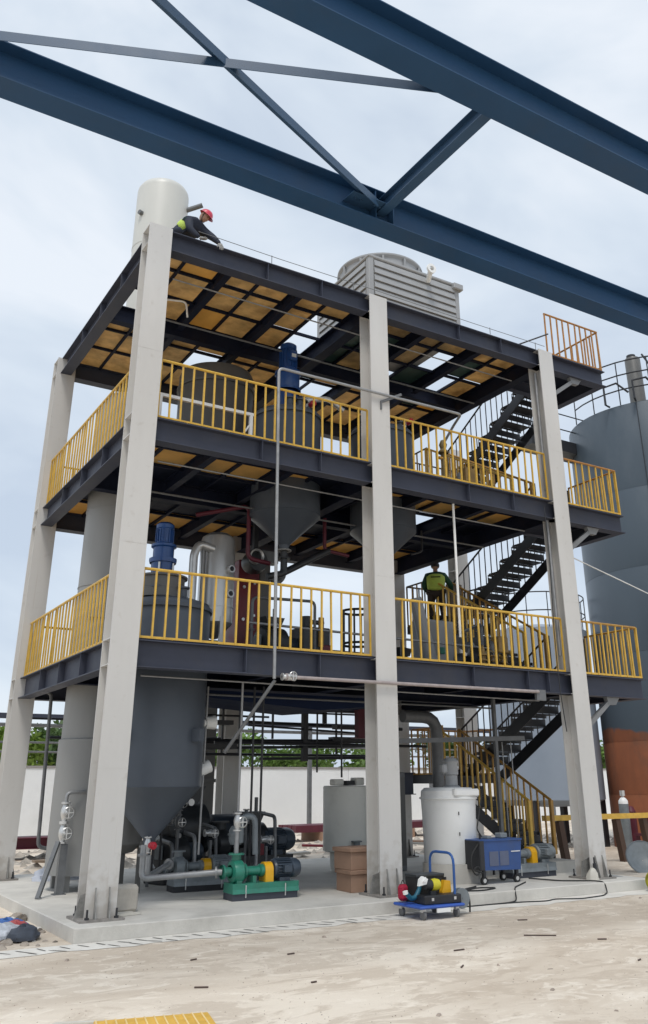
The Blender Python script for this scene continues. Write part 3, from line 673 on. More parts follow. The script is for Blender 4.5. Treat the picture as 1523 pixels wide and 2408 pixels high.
MB().path([pol(-150, BR+.03, H), pol(-150, BR+.03, 9), pol(-149, BR+.03, 6), pol(-151, BR+.03, .6)], .012, 5).build('cable', BLK, t)
# catwalk to the tank
t = thing('tank_catwalk', 'short dark catwalk bridging to the slate tank top', 'catwalk', (16.0, 7.6, 12.55))
MB().box(0, 3.0, -.4, .4, -.02, .4).build('walkway_box', BLK, t)
for z in (.8, 1.4): MB().tube((0, -.4, z), (3.0, -.4, z), .022, 6).build('rail', BLK, t)
for x in (.1, 1.4, 2.9): MB().tube((x, -.4, 0), (x, -.4, 1.45), .02, 6).build('post', BLK, t)
# second, smaller pale tank on legs
t = thing('leg_tank', 'smaller pale blue tank on legs behind the stairs', 'tank', (17.3, 9.2, GZ))
MB().lathe([(1.75, 1.35), (1.75, 6.55)], n=56).build('shell', TANKP, t)
MB().lathe([(1.75, 6.55), (1.0, 6.75), (.01, 6.85)], n=56).build('tank_roof', TANKP, t); MB().lathe([(1.75, 1.35), (1.3, 1.18), (.01, 1.12)], n=40).build('tank_bottom', TANKP, t)
for a in (-150, -100, -50, 30, 100, 160): MB().box(-.09, .09, -.09, .09, 0, 1.4).build('leg', BLK, t, pol(a, 1.6, 0))
for z in (7.1, 7.7): MB().path([pol(a, 1.72, z) for a in range(-210, 20, 10)], .02, 6).build('roof_rail', BLK, t)
for a in range(-210, 20, 23): MB().tube(pol(a, 1.72, 6.55), pol(a, 1.72, 7.7), .018, 6).build('rail_post', BLK, t)

# ------------------------------------------------------------------ pumps
def pump(label, loc, rz, cas, mot, base, guard=GUARD, s=1.0, group='pump sets on base frames'):
    t = thing('pump_set', label, 'pump', loc, rz, group)
    MB().box(0, 1.12, -.19, .19, 0, .12).build('plinth', base, t)
    o = MB().prism([(-.21, .122), (.21, .122), (.19, .20), (.19, .30), (-.19, .30), (-.19, .20)], 'x', 0, 1.14).build('base_frame', cas, t)
    for x in (.22, .90): MB().tube((x, -.20, .05), (x, -.20, .27), .011, 6).build('anchor_bolt', SS, t)
    # volute casing
    MB().lathe([(.12, .02), (.20, .04), (.22, .10), (.22, .18), (.18, .22), (.10, .24)], (0, 0, .50), 28, 'x').build('volute', cas, t)
    MB().tube((-.10, 0, .50), (.03, 0, .50), .085, 18).lathe([(.13, -.12), (.13, -.09), (.08, -.09)], (0, 0, .5), 20, 'x').build('suction_port', cas, t)
    MB().tube((.12, 0, .55), (.12, 0, .80), .075, 16).lathe([(.125, .80), (.125, .83), (.01, .83)], (.12, 0, 0), 20).build('discharge_port', cas, t)
    MB().box(.08, .17, -.16, .16, .30, .42).build('casing_foot', cas, t)
    MB().lathe([(.14, .24), (.14, .27), (.085, .30), (.085, .50), (.115, .52), (.115, .60), (.05, .61)], (0, 0, .50), 22, 'x').build('bearing_housing', cas, t)
    MB().box(.36, .42, -.13, .13, .30, .42).build('bearing_foot', cas, t)
    # coupling guard: arch
    n = 12; pts = [(-.13, .30)]+[(-.13*math.cos(math.pi*i/n), .50+.15*math.sin(math.pi*i/n)) for i in range(n+1)]+[(.13, .30)]
    g = MB(); vs = [(x, p[0], p[1]) for x in (.58, .72) for p in pts]; m = len(pts)
    g.add(vs, [(i, i+1, m+i+1, m+i) for i in range(m-1)]+[tuple(range(m)), tuple(range(2*m-1, m-1, -1))]); g.build('coupling_guard', guard, t)
    # motor
    MB().lathe([(.06, .73), (.16, .74), (.175, .77), (.165, .78), (.165, 1.04), (.18, 1.05), (.18, 1.15), (.15, 1.20), (.06, 1.225), (.01, 1.228)], (0, 0, .52), 30, 'x').build('motor_body', mot, t)
    fm = MB().box(.785, 1.035, -.006, .006, .160, .190).mesh('cooling_fin', mot)
    for k in range(22): inst('cooling_fin', fm, t, (0, 0, .52), (k*2*math.pi/22, 0, 0))
    MB().rbox(.86, 1.0, -.26, -.15, .46, .60, .012).build('terminal_box', mot, t)
    MB().box(.82, 1.0, -.15, .15, .30, .37).build('motor_foot', mot, t)
    t.scale = (s, s, s*.80)
    return t
pump('green pump with orange-yellow guard and slate motor on a dark plinth', (2.34, 1.03, 0), R(-3), GRN, MOT, mat('dark_slate_plinth', (.045, .05, .065), .6))
pump('grey pump behind and left of the green pump, small yellow guard', (2.0, 2.62, 0), R(-3), GREYM, GREYM, BLK, GUARD, .95)
pump('grey pump with yellow guard beside the blue tool cart', (8.15, 1.10, 0), R(0), GREYM, GREYM, mat('dark_slate_plinth', (.045, .05, .065), .6), GUARD, 1.0)
pump('dark motor pump in the back, right of the second column row', (3.55, 4.5, 0), R(2), DARKM, MOT, BLK, RED, 1.5)
pump('small grey pump in the shade behind the white tank', (6.3, 3.4, 0), R(80), GREYM, GREYM, BLK, GREYM, .9)
# discharge pipes and valves on the green pump
def pipe(label, pts, r, m=GPIPE, bend=.12, cat='pipe', group=None, n=10, flanges=()):
    p0 = Vector(pts[0]); t = thing('pipe', label, cat, p0, 0, group)
    pp = [Vector(p)-p0 for p in pts]
    MB().path(pp, r, n, bend).build('pipe_run', m, t)
    for f in flanges:
        i, k = f; a = pp[i]; b = pp[i+1]; c = a.lerp(b, k); d = (b-a).normalized()
        MB().tube(c-d*.015, c-d*.002, r*1.9, 14).tube(c+d*.002, c+d*.015, r*1.9, 14).build('flange', m, t)
    return t
def valve(label, loc, s=1.0, axis='z', m=SS, wheel=SS, cat='valve', red=False, group='flanged valves'):
    rot = {'z': (0, 0, 0), 'x': (0, R(90), 0), 'y': (R(90), 0, 0)}[axis]
    t = thing('flanged_valve', label, cat, loc, 0, group); t.rotation_euler = rot
    MB().lathe([(.03, -.16), (.08, -.16), (.08, -.14), (.04, -.13), (.07, -.05), (.075, 0), (.07, .05), (.04, .13), (.08, .14), (.08, .16), (.03, .16)], n=18).build('valve_body', m, t)
    MB().tube((0, -.05, 0), (0, -.20, 0), .028, 10).build('bonnet', m, t)
    if red: MB().lathe([(.01, -.2), (.07, -.2), (.075, -.24), (.075, -.36), (.05, -.39), (.01, -.40)], n=18, axis='y').build('actuator', REDB, t)
    else:
        MB().lathe([(.085, -.215), (.10, -.23), (.085, -.245), (.078, -.23), (.085, -.215)], n=20, axis='y').build('handwheel', wheel, t)
        MB().box(-.09, .09, -.236, -.224, -.008, .008).box(-.008, .008, -.235, -.225, -.09, .09).build('spoke', wheel, t)
    for k in range(4):
        a = R(45+90*k); MB().tube((.06*math.cos(a), .06*math.sin(a), .13), (.06*math.cos(a), .06*math.sin(a), .175), .008, 6).build('bolt', m, t)
    t.scale = (s, s, s); return t
pipe('steel riser above the green pump', [(2.46, 1.03, .66), (2.46, 1.03, .98)], .035, GALV, 0)
valve('steel valve standing above the green pump', (2.46, 1.03, 1.12), .85)
pipe('riser leaving the valve above the green pump', [(2.46, 1.03, 1.27), (2.46, 1.03, 3.3)], .02, GALV, .1)
pipe('long level pipe feeding the green pump from under the big vessel', [(1.12, 1.62, .80), (1.12, 1.62, .32), (2.20, 1.08, .40), (2.24, 1.06, .40)], .045, GALV, .1, flanges=((1, .96), (0, .3)))
pipe('second level pipe running beside the feed pipe', [(1.36, 2.02, .62), (1.36, 2.02, .30), (1.95, 2.5, .46)], .045, GALV, .1, flanges=((1, .9),))
valve('valve with red actuator under the big vessel', (1.30, 1.93, .78), .75, red=True)
pipe('grey loop pipe beside the green pump', [(2.75, 1.5, .78), (2.75, 1.5, 1.18), (2.98, 1.45, 1.18), (2.98, 1.4, .60)], .05, GREYM, .14)
t = thing('grey_filter', 'small grey filter bowl behind the green pump', 'filter', (2.72, 1.62, .85))
MB().lathe([(.01, -.1), (.09, -.1), (.12, -.04), (.12, .12), (.08, .18), (.01, .20)], n=20).build('bowl', GREYM, t); MB().lathe([(.14, .04), (.14, .07), (.12, .07)], n=20).build('rim', GREYM, t); MB().tube((0, 0, -.85), (0, 0, -.1), .03, 8).build('stand', GREYM, t)
# legged small vessel
t = thing('legged_receiver', 'small stained receiver tank on three legs behind the corner column', 'tank', (1.28, 2.95, 0))
MB().lathe([(.27, .75), (.27, 1.35), (.2, 1.42), (.01, 1.44)], n=28).build('shell', VESG, t); MB().lathe([(.27, .75), (.12, .62), (.03, .60)], n=28).build('bottom_cone', VESG, t)
for a in (200, 320, 80): MB().box(-.035, .035, -.035, .035, 0, .80).build('leg', VESG, t, (.26*math.cos(R(a)), .26*math.sin(R(a)), 0))
# left pipework
pipe('slim dark pipe standing left of the corner column with a crooked top', [(.14, 5.5, 3.42), (.36, 5.5, 3.40), (.44, 5.5, .60), (1.02, 5.5, .50)], .035, GPIPE, .1)
pipe('elbow pipe entering the grey silo low on its left', [(.64, 4.2, 1.05), (.64, 4.2, 1.42), (.98, 4.2, 1.44)][:2]+[(.40, 3.5, 1.44)], .03, GALV, .08) if False else None
def stack(label, x, y, z):
    valve(label, (x, y, z), 1.0)
stack('upper valve of the pair left of the corner column', .30, 3.35, 1.25)
stack('lower valve of the pair left of the corner column', .30, 3.35, .93)
pipe('bent pipe from the valve pair to the grey silo', [(.30, 3.35, 1.40), (.30, 3.35, 1.56), (.62, 3.35, 1.58)], .03, GALV, .1)
t = thing('support_post', 'grey square post under the valve pair', 'post', (.33, 3.35, 0)); MB().box(-.06, .06, -.06, .06, 0, .76).build('post', GPIPE, t); MB().box(-.1, .1, -.1, .1, 0, .012).build('foot_plate', GPIPE, t)
t = thing('leaning_bar', 'grey flat bar leaning against the valve post', 'bar', (-.12, 2.9, 0)); MB().bar((0, 0, 0), (.33, .36, .80), .07, .05).build('bar', GPIPE, t)
MB().bar((0, 0, .02), (.06, -.02, .01), .09, .02).build('bar_shoe', GPIPE, t)
t = thing('insulated_stub', 'upper white insulated stub on the right side of the big vessel', 'pipe stub', (2.12, 2.0, 2.68)); MB().tube((0, 0, 0), (.12, 0, .0), .075, 14).tube((.1, 0, .01), (.28, 0, .02), .10, 14, .12).build('lagging', WHITEP, t)
t = thing('insulated_stub', 'lower white insulated stub near the cone of the big vessel', 'pipe stub', (2.0, 2.0, 1.82)); MB().tube((0, 0, 0), (.16, 0, .08), .06, 14, .075).tube((.13, 0, .07), (.34, 0, .16), .10, 14, .11).build('lagging', WHITEP, t)
pipe('thin pale pipe running down beside the big vessel', [(2.22, 1.95, 3.3), (2.20, 1.95, .6)], .018, GALV, 0)
# hanging pipe lattice under the first floor
t = thing('hanging_pipe_rack', 'black pipe and tray lattice hanging under the first floor', 'pipe rack', (0, 5, 0))
for (x0, x1, z0, z1, r) in ((3.3, 8.2, 2.52, 2.60, .045), (3.3, 8.2, 2.38, 2.50, .03), (4.5, 7.5, 2.87, 2.76, .022), (4.6, 7.6, 3.17, 3.17, .02), (3.2, 5.0, 3.05, 3.05, .022)):
    MB().tube((x0, 0, z0), (x1, 0, z1), r, 8).build('pipe', BLK, t)
for (x, z0, z1, w) in ((3.9, 2.3, 3.3, .02), (4.3, 2.3, 3.3, .02), (5.91, 2.15, 3.35, .06), (6.43, 2.95, 3.35, .04), (6.74, 2.3, 3.35, .018), (7.7, 2.3, 3.3, .02), (5.1, 2.6, 3.3, .02)):
    MB().box(x-w, x+w, -w, w, z0, z1).build('hanger', BLK, t)
for (x0, x1, z) in ((6.7, 7.8, 2.88), (6.6, 7.9, 2.62), (3.3, 4.1, 2.9), (3.3, 4.2, 2.42)):
    MB().box(x0, x1, -.12, .12, z-.04, z+.05).build('cable_tray', BLK, t)
for (y, z) in ((-1.2, 2.45), (.9, 2.30)): MB().tube((3.2, y, z), (8.4, y, z), .03, 8).build('pipe', BLK, t)
t = thing('maroon_hanger', 'maroon steel hanger left of the middle column under the first floor', 'hanger', (6.75, 4.0, 2.62)); MB().box(-.09, .09, -.08, .08, 0, .70).build('plate', MAROON, t); MB().box(-.2, .2, -.1, .1, -.02, 0).build('foot', MAROON, t)
t = thing('slanted_hood', 'dark blue shallow trough slung under the first floor', 'hopper', (4.2, 3.2, 3.32))
MB().prism([(-1.8, 0), (2.3, 0), (2.2, -.16), (.6, -.30), (-1.8, -.16)], 'y', -.8, .8).build('trough', mat('night_blue', (.012, .020, .05), .7, spec=.1), t)
MB().box(-1.85, 2.35, -.84, -.80, -.03, .01).build('rim', NAVY, t)
for i, (x, y, zb) in enumerate(((2.98, 1.62, .25), (3.10, 1.50, .02), (1.75, 2.9, .3), (2.0, 3.2, .25), (5.6, 3.9, 1.9), (5.9, 3.4, 1.8))):
    pipe(('thin black rod just right of the big vessel', 'thin black rod reaching the green pump base', 'black drop pipe left of the big cone tip', 'second black drop pipe behind the cone tip', 'black drop pipe into the grey poly tank', 'second black drop pipe near the middle column')[i], [(x, y, 3.3), (x, y, zb)], .02, BLK, 0)
# tall column behind (duct)
t = thing('duct_column', 'dark grey square duct between the big vessel and the rear column', 'duct', (4.78, 8.0, GZ))
MB().rbox(-.22, .22, -.2, .2, .9, 3.9, .01).build('duct', VESG, t); MB().rbox(-.28, .28, -.26, .26, 1.9, 1.98, .01).build('flange', VESG, t); MB().prism([(-.22, .9), (.22, .9), (.5, .2), (-.5, .2)], 'y', -.3, .3).build('hood', DARKM, t); MB().box(-.5, .5, -.3, .3, 0, .2).build('base', DARKM, t)
# dark machinery cluster
def mill(label, loc, rz, s=1.0, m=DARKM, group='dark process machines'):
    t = thing('process_machine', label, 'machine', loc, rz, group)
    MB().rbox(-.7, .7, -.35, .35, 0, .16, .02).build('base_frame', m, t)
    MB().lathe([(.01, -.55), (.33, -.53), (.38, -.46), (.38, .05), (.30, .10), (.12, .16), (.12, .22)], (0, 0, .62), 28, 'x').build('drum', m, t)
    MB().box(-.45, .0, -.25, .25, .16, .4).build('saddle', m, t)
    MB().lathe([(.05, .22), (.20, .24), (.20, .62), (.15, .68), (.01, .69)], (0, 0, .62), 24, 'x').build('motor_body', MOT, t)
    MB().box(.28, .58, -.16, .16, .16, .44).build('motor_foot', m, t)
    MB().prism([(-.42, .98), (-.10, .98), (.02, 1.22), (-.54, 1.22)], 'y', -.22, .22).build('feed_hopper', m, t)
    MB().rbox(-.62, -.58, -.14, .12, .5, .8, .01).build('door', GREYM, t)
    MB().tube((-.26, -.2, 1.0), (-.26, -.32, 1.0), .05, 12).build('gauge', SS, t)
    MB().tube((.0, .2, .9), (.0, .2, 1.5), .04, 10).build('vent_pipe', GPIPE, t)
    t.scale = (s, s, s); return t
m0 = mill('big black mill left of the green pump, far back', (3.45, 5.1, 0), R(5), 1.35)
mill('black mill directly behind the grey pump', (2.7, 4.1, 0), R(20), .8)
mill('dark machine with a red end cap behind the green pump motor', (4.7, 4.7, 0), R(0), .95)
mill('dark machine seen low between middle column and white tank', (6.95, 4.3, 0), R(70), .8, GREYM)
for i, (x, y, z) in enumerate(((1.95, 3.6, .9), (2.35, 3.3, 1.05), (3.0, 3.3, .85), (3.9, 3.7, 1.1), (4.2, 3.4, .7), (2.6, 3.9, 1.35))):
    valve(('first', 'second', 'third', 'fourth', 'fifth', 'sixth')[i]+' small valve from the left among the dark machines', (x, y, z), .8, ('z', 'z', 'x', 'z', 'x', 'z')[i], m=(SS, GPIPE)[i % 2])
    pipe(('first', 'second', 'third', 'fourth', 'fifth', 'sixth')[i]+' stub pipe from the left under the small valves', [(x, y, z-.12), (x, y+.01, .0)], .03, GPIPE, 0)
for i in range(5):
    x = 1.7+i*.55; y = 3.0+.3*(i % 3)
    pipe(('low', 'bent', 'crooked', 'looping', 'short')[i]+' grey pipe tangled among the dark machines', [(x, y, .25), (x+.5, y+.1, .25), (x+.5, y+.15, .7+.1*i), (x+.5, y+.8, .75+.1*i)], .035, (GPIPE, GALV)[i % 2], .1, flanges=((0, .5),))
# pipes in front of the frame
pipe('long pale pipe hung in front of the upper floors, bent at the top', [(2.50, -.06, 3.26), (2.44, -.06, 8.84), (6.75, -.06, 8.86), (7.0, .5, 8.86), (7.0, .9, 8.55)], .028, GALV, .1)
t = thing('pipe_bracket', 'steel bracket holding the pale pipe at the middle column', 'bracket', (5.0, -.05, 8.84)); MB().bar((-.25, .05, -.14), (.2, -.03, .1), .05, .05).build('arm', GPIPE, t); MB().bar((-.25, .05, -.14), (-.25, .05, -.3), .06, .03).build('hook', GPIPE, t)
pipe('level pale pipe under the first floor beam with a flanged start', [(2.66, -.06, 3.30), (8.28, -.06, 3.32)], .030, ORG, 0, flanges=((0, .01), (0, .03)))
valve('shiny valve at the left end of the level pipe', (2.76, -.06, 3.30), .75, 'x')
pipe('slanting dark rod from the level pipe down into the shade', [(2.52, -.05, 3.24), (1.98, .6, 2.15)], .028, GPIPE, 0)
MB().box(-.12, .12, -.03, .03, -.10, .10).build('junction_box', GPIPE, None, (8.35, -.03, 3.26)); tag(bpy.data.objects['junction_box'], 'small grey box at the right end of the level pipe', 'box')
pipe('white pipe dropping from the second floor beam to the worker rail', [(6.74, .35, 7.0), (6.74, .35, 4.3)], .026, WHITEP, 0)
pipe('black cable hanging before the right bay', [(9.0, .02, 7.2), (8.95, -.04, 6.0), (8.9, -.02, 4.7), (8.86, -.06, 3.4), (8.95, -.05, 2.6)], .010, BLK, .3, cat='cable')
pipe('white wire strung from the frame to the slate tank', [(9.9, .3, 6.3), (14, 2.0, 6.35), (19, 4.4, 6.6)], .014, WHITEP, .6, cat='wire')
for i, (x, z) in enumerate(((9.35, 10.6), (9.28, 7.0))): pipe('pale drain pipe down the last column, '+('upper run', 'lower run')[i], [(x, .25, z), (x, .25, z-2.9)], .035, GALV, 0)
pipe('thin steel bar poking out over the roof edge at the right', [(8.8, .3, 11.2), (9.55, -.1, 11.55)], .018, BLK, 0)
for i, z in enumerate((3.30, 6.95, 10.68)):
    pipe(('first', 'second', 'third')[i]+'-floor conduit stretched below the beams', [(.6, .9, z), (9.2, .9, z-.04)], .015, GALV, 0)
    pipe(('first', 'second', 'third')[i]+'-floor inner conduit stretched below the beams', [(.6, 2.3, z-.1), (9.2, 2.3, z-.1)], .02, GPIPE, 0)
# ------------------------------------------------------------------ first floor equipment
t = thing('steel_separator', 'shiny stainless upright tank with dished top on the first floor', 'tank', (2.85, 3.3, 3.76))
MB().lathe([(.36, .9), (.36, 2.55), (.33, 2.66), (.22, 2.74), (.01, 2.78)], n=36).build('shell', SS, t); MB().lathe([(.36, .9), (.1, .62), (.05, .6)], n=30).build('cone', SS, t)
for z in (1.95, 1.45): MB().tube((.12, -.33, z), (.14, -.44, z), .08, 16).build('sight_glass_rim', SS, t); MB().tube((.14, -.44, z), (.142, -.447, z), .05, 14).build('sight_glass', BLK, t)
for a in (30, 150, 270): MB().box(-.035, .035, -.035, .035, 0, 1.0).build('leg', SS, t, (.34*math.cos(R(a)), .34*math.sin(R(a)), 0))
MB().lathe([(.361, 1.2), (.372, 1.2), (.372, 1.24), (.361, 1.24)], n=36).build('band', SS, t)
MB().path([(-.2, -.25, 2.35), (-.52, -.25, 2.42), (-.62, -.25, 2.2), (-.62, -.25, .2)], .085, 14, .25).build('elbow_duct', SS, t)
for x in (-.4, -.33): MB().path([(x, -.2, 2.4), (x, -.2, .1)], .03, 8).build('side_pipe', GALV, t)
t = thing('red_panel_machine', 'tall dark red machine cabinet beside the stainless tank', 'machine', (4.0, 4.4, 3.76))
MB().rbox(-.28, .22, -.3, .3, 0, 2.5, .02).build('cabinet', RED, t); MB().rbox(.23, .5, -.28, .28, 0, 2.6, .02).build('side_duct', VESG, t)
for z in (.5, 1.2, 1.9): MB().tube((-.15, -.30, z), (-.15, -.33, z), .035, 10).tube((.1, -.30, z+.1), (.1, -.33, z+.1), .03, 10).build('bolt', SS, t)
t = thing('blower', 'round dark blower with grey bell mouth above the red cabinet', 'blower', (3.75, 3.4, 6.05))
MB().lathe([(.01, -.2), (.22, -.18), (.26, 0), (.22, .2), (.01, .22)], n=24, axis='y').build('housing', DARKM, t); MB().lathe([(.15, -.2), (.12, -.3), (.16, -.33)], (-.1, 0, .05), 20, 'y').build('inlet_ring', SS, t)
MB().box(.1, .5, -.12, .12, .0, .25).build('outlet', GPIPE, t); MB().path([(.7, 0, .2), (.7, 0, -.25), (.5, -.05, -.42), (.35, -.05, -.30)], .06, 10, .15).build('bell_pipe', GPIPE, t); MB().box(-.05, .05, -.05, .05, .2, .95).build('hanger', BLK, t)
mill('black machine with feed hopper on the first floor left of centre', (4.1, 2.9, 3.76), R(8), .85)
t = thing('pump_skid', 'dark skid machine with red block on the first floor left of the middle column', 'machine', (4.85, 2.9, 3.76))
MB().rbox(-.35, .3, -.3, .3, 0, .9, .02).build('body', DARKM, t); MB().rbox(.05, .32, -.34, -.301, .1, .55, .01).build('red_block', RED, t); MB().tube((-.1, 0, .9), (-.1, 0, 1.15), .12, 14).tube((-.1, 0, 1.05), (.3, 0, 1.05), .05, 10).build('head', DARKM, t); MB().rbox(.0, .12, -.35, -.30, .5, 1.1, .01).build('post', YELD, t)
t = thing('ring_frame', 'black round cage frame on the first floor at the middle column', 'frame', (6.85, 4.2, 3.76))
for z in (0.02, .9, 1.65): MB().path([(.38*math.cos(R(a)), .38*math.sin(R(a)), z) for a in range(0, 361, 15)], .03, 6).build('ring', BLK, t)
for a in range(0, 360, 45): MB().tube((.38*math.cos(R(a)), .38*math.sin(R(a)), 0), (.38*math.cos(R(a)), .38*math.sin(R(a)), 1.65), .025, 6).build('upright', BLK, t)
t = thing('grey_cabinet', 'pale grey control cabinet with slanted plastic wrap on the first floor', 'cabinet', (8.1, 3.0, 3.76))
MB().rbox(-.45, .45, -.25, .25, .3, 1.35, .02).build('body', FRP, t); MB().box(-.5, .5, -.3, .3, 0, .29).build('base', DARKM, t); MB().box(-.40, -.02, -.262, -.252, .35, 1.3).build('door', SILO2, t); MB().rbox(.0, .14, -.27, -.252, .6, .75, .01).build('panel', GRN, t)
t = thing('wrapped_duct', 'leaning grey duct wrapped in film on the first floor behind the middle column', 'duct', (7.35, 2.6, 3.76)); MB().tube((0, 0, 1.75), (.45, 0, .05), .14, 16, .18).build('film', FRP, t); MB().lathe([(.2, .02), (.2, .07), (.1, .07)], (.45, 0, 0), 18).build('foot_ring', GPIPE, t)
for i, (x, y) in enumerate(((5.5, 4.6), (9.0, 4.2), (8.9, 2.6), (8.2, 4.6))): 
    mill(('dark machine behind the middle railing of the first floor', 'dark machine by the rear right corner of the first floor', 'dark machine near the first stair on the first floor', 'dark machine at the back of the right bay, first floor')[i], (x, y, 3.76), R(20+60*i), .8)
def floor_pipe(label, pts, z0, r=.03, m=GPIPE): return pipe(label, [(a, b, z0+c) for a, b, c in pts], r, m, .12, flanges=((0, .5),))
floor_pipe('pale rail-height pipe crossing the left bay of the first floor', [(3.0, 2.0, .75), (9.2, 2.0, .68)], 3.76, .025, GALV)
floor_pipe('bent grey pipe on the first floor beside the black machine', [(3.2, 2.3, .05), (3.2, 2.3, 1.3), (4.6, 2.3, 1.35), (4.6, 2.3, .3)], 3.76)
floor_pipe('bent grey pipe at the right of the first floor', [(7.9, 2.0, .1), (8.7, 2.0, .1), (8.7, 2.0, 1.2), (9.1, 3.2, 1.2)], 3.76, .04)
floor_pipe('bronze valve pipe in the right bay of the first floor', [(8.3, 1.5, .0), (8.3, 1.5, .5), (9.1, 1.5, .55)], 3.76, .045, mat('dull_bronze', (.16, .12, .05), .5))
# ------------------------------------------------------------------ hanging pipework under the second floor
pipe('maroon looped pipe under the second floor left of the cone vessel', [(2.2, 3.0, 6.75), (3.2, 2.6, 7.0), (3.2, 2.6, 5.9), (3.7, 2.6, 5.85)], .045, MAROON, .15)
pipe('dark slanting pipe under the cone vessel', [(3.75, 2.4, 5.55), (5.1, 2.6, 6.3)], .07, BLK, 0)
pipe('red-brown pipe left of the middle column under the second floor', [(5.0, 2.6, 7.0), (5.0, 2.6, 6.3), (5.6, 2.6, 6.25)], .04, MAROON, .1)
pipe('tee pipe at the outlet of the left cone vessel', [(3.87, 2.3, 6.05), (3.87, 2.3, 5.6), (3.5, 2.3, 5.5)], .07, DARKM, .1, flanges=((0, .3),))
pipe('vertical dark pipe left of the right vessel under the second floor', [(7.6, 2.6, 7.1), (7.6, 2.6, 6.6), (7.3, 2.6, 6.5)], .025, BLK, .1)
# ------------------------------------------------------------------ second floor equipment
t = thing('white_trestle', 'white steel trestle behind the railing of the second floor', 'trestle', (.6, 1.2, 7.44))
MB().bar((0, 0, .93), (1.95, 0, .93), .06, .06).build('top_bar', WHITEP, t)
for x in (.05, 1.9): MB().box(x-.03, x+.03, -.03, .03, 0, .9).build('leg', WHITEP, t)
MB().bar((1.9, 0, .75), (1.5, 0, .1), .03, .03).build('diagonal', WHITEP, t)
for i, (x, y) in enumerate(((.9, 2.2), (1.9, 2.0), (5.2, 3.6), (7.9, 2.2))): mill(('small dark machine on the second floor beside the corner column', 'dark machine with orange tarp on the second floor', 'dark machine on the second floor behind the middle column', 'dark machine with valves in the right bay of the second floor')[i], (x, y, 7.44), R(15*i), .6)
t = thing('orange_tarp', 'small folded orange tarp on the second floor behind the railing', 'tarp', (1.35, .7, 7.44)); MB().prism([(-.3, 0), (.35, 0), (.3, .10), (.1, .16), (-.2, .12)], 'y', -.1, .15).build('fold', mat('orange_cloth', (.5, .12, .03), .8), t); MB().prism([(-.2, .121), (.1, .161), (.02, .2), (-.1, .18)], 'y', -.05, .1).build('fold', mat('orange_cloth', (.5, .12, .03), .8), t)
valve('red-capped valve beside the blue motor under the roof', (4.35, 2.3, 9.35), .9, red=True)
valve('red-capped valve on the vessel right of the middle column', (6.9, 2.2, 9.45), .9, red=True)
pipe('white cross pipe beside the blue motor', [(4.2, 2.3, 9.5), (4.9, 2.3, 9.7), (5.3, 2.3, 9.5)], .06, SS, .1)
t = thing('fire_hydrant_valve', 'ochre upright valve post on the second floor in the right bay', 'valve', (7.0, .9, 7.44)); MB().tube((0, 0, 0), (0, 0, 1.05), .05, 12).lathe([(.11, .9), (.12, .93), (.06, 1.0), (.09, 1.1), (.05, 1.2), (.01, 1.22)], n=16).build('post', mat('dull_bronze', (.16, .12, .05)), t); MB().tube((-.13, 0, .78), (.08, 0, .78), .035, 10).build('handle', YELD, t)
for i in range(4):
    floor_pipe(('first', 'second', 'third', 'fourth')[i]+' bent dark pipe from the left in the right bay of the second floor', [(7.4+i*.4, 2.0, .1), (7.4+i*.4, 2.0, .6+.1*i), (7.9+i*.4, 3.0, .6+.1*i)], 7.44, .03, (GPIPE, YELD)[i % 2])
t = thing('low_frame', 'dark low machine frame in the right bay of the second floor', 'frame', (8.3, 1.6, 7.44)); MB().rbox(-.35, .3, -.2, .2, .1, .55, .02).build('body', mat('dull_bronze', (.16, .12, .05)), t); MB().box(-.3, .25, -.15, .15, 0, .1).build('foot', BLK, t); MB().tube((-.1, 0, .55), (-.1, 0, .8), .05, 10).build('stub', BLK, t)
# roof cable drop
pipe('white hose loop under the roof by the corner column', [(.95, 2.2, 11.0), (1.3, 2.0, 10.95), (1.35, 2.0, 10.6)], .02, WHITEP, .1)
# ------------------------------------------------------------------ ground floor tanks
t = thing('white_dosing_tank', 'white plastic tank with rim lid on a round beige plinth', 'tank', (6.96, 1.25, 0))
MB().lathe([(.53, 0), (.53, .33), (.525, .34), (.01, .34)], n=48).build('plinth', CONCS, t)
MB().lathe([(.48, .341), (.49, .36), (.505, 1.2), (.52, 1.50), (.55, 1.51), (.55, 1.54), (.52, 1.55), (.515, 1.66), (.45, 1.72), (.01, 1.735)], n=48).build('shell', WHITEP, t)
t.scale = (1, 1, .93); MB().rbox(-.25, .34, -.545, -.36, 1.555, 1.70, .03).build('lid_panel', WHITEP, t)
for z in (1.22, .85): MB().box(-.16, -.145, -.50, -.488, z, z+.06).build('scale_mark', BLK, t)
t = thing('mixer_motor', 'film-wrapped grey mixer motor on top of the white tank', 'motor', (7.06, 1.25, 1.60)); t.scale = (.8, .8, .85); MB().lathe([(.20, 0), (.20, .03), (.15, .05), (.15, .25), (.18, .28), (.17, .50), (.19, .55), (.14, .62), (.01, .64)], n=16).build('wrap', FRP, t); MB().rbox(-.3, -.14, -.08, .08, .3, .5, .03).build('box', FRP, t)
t = thing('grey_poly_tank', 'grey plastic tank on a narrower pedestal left of the middle column', 'tank', (6.45, 4.1, 0))
MB().lathe([(.34, 0), (.36, .36), (.01, .37)], n=36).build('pedestal', GREYP, t); MB().lathe([(.46, .371), (.50, .39), (.50, 1.62), (.48, 1.64), (.01, 1.65)], n=40).build('shell', GREYP, t); MB().rbox(-.4, -.18, -.2, .05, 1.65, 1.77, .02).build('lid_block', GREYP, t); MB().rbox(.12, .34, -.2, .05, 1.65, 1.8, .02).build('lid_block', GREYP, t); MB().box(-.12, .08, -.2, 0, 1.65, 1.74).build('clamp', BLK, t)
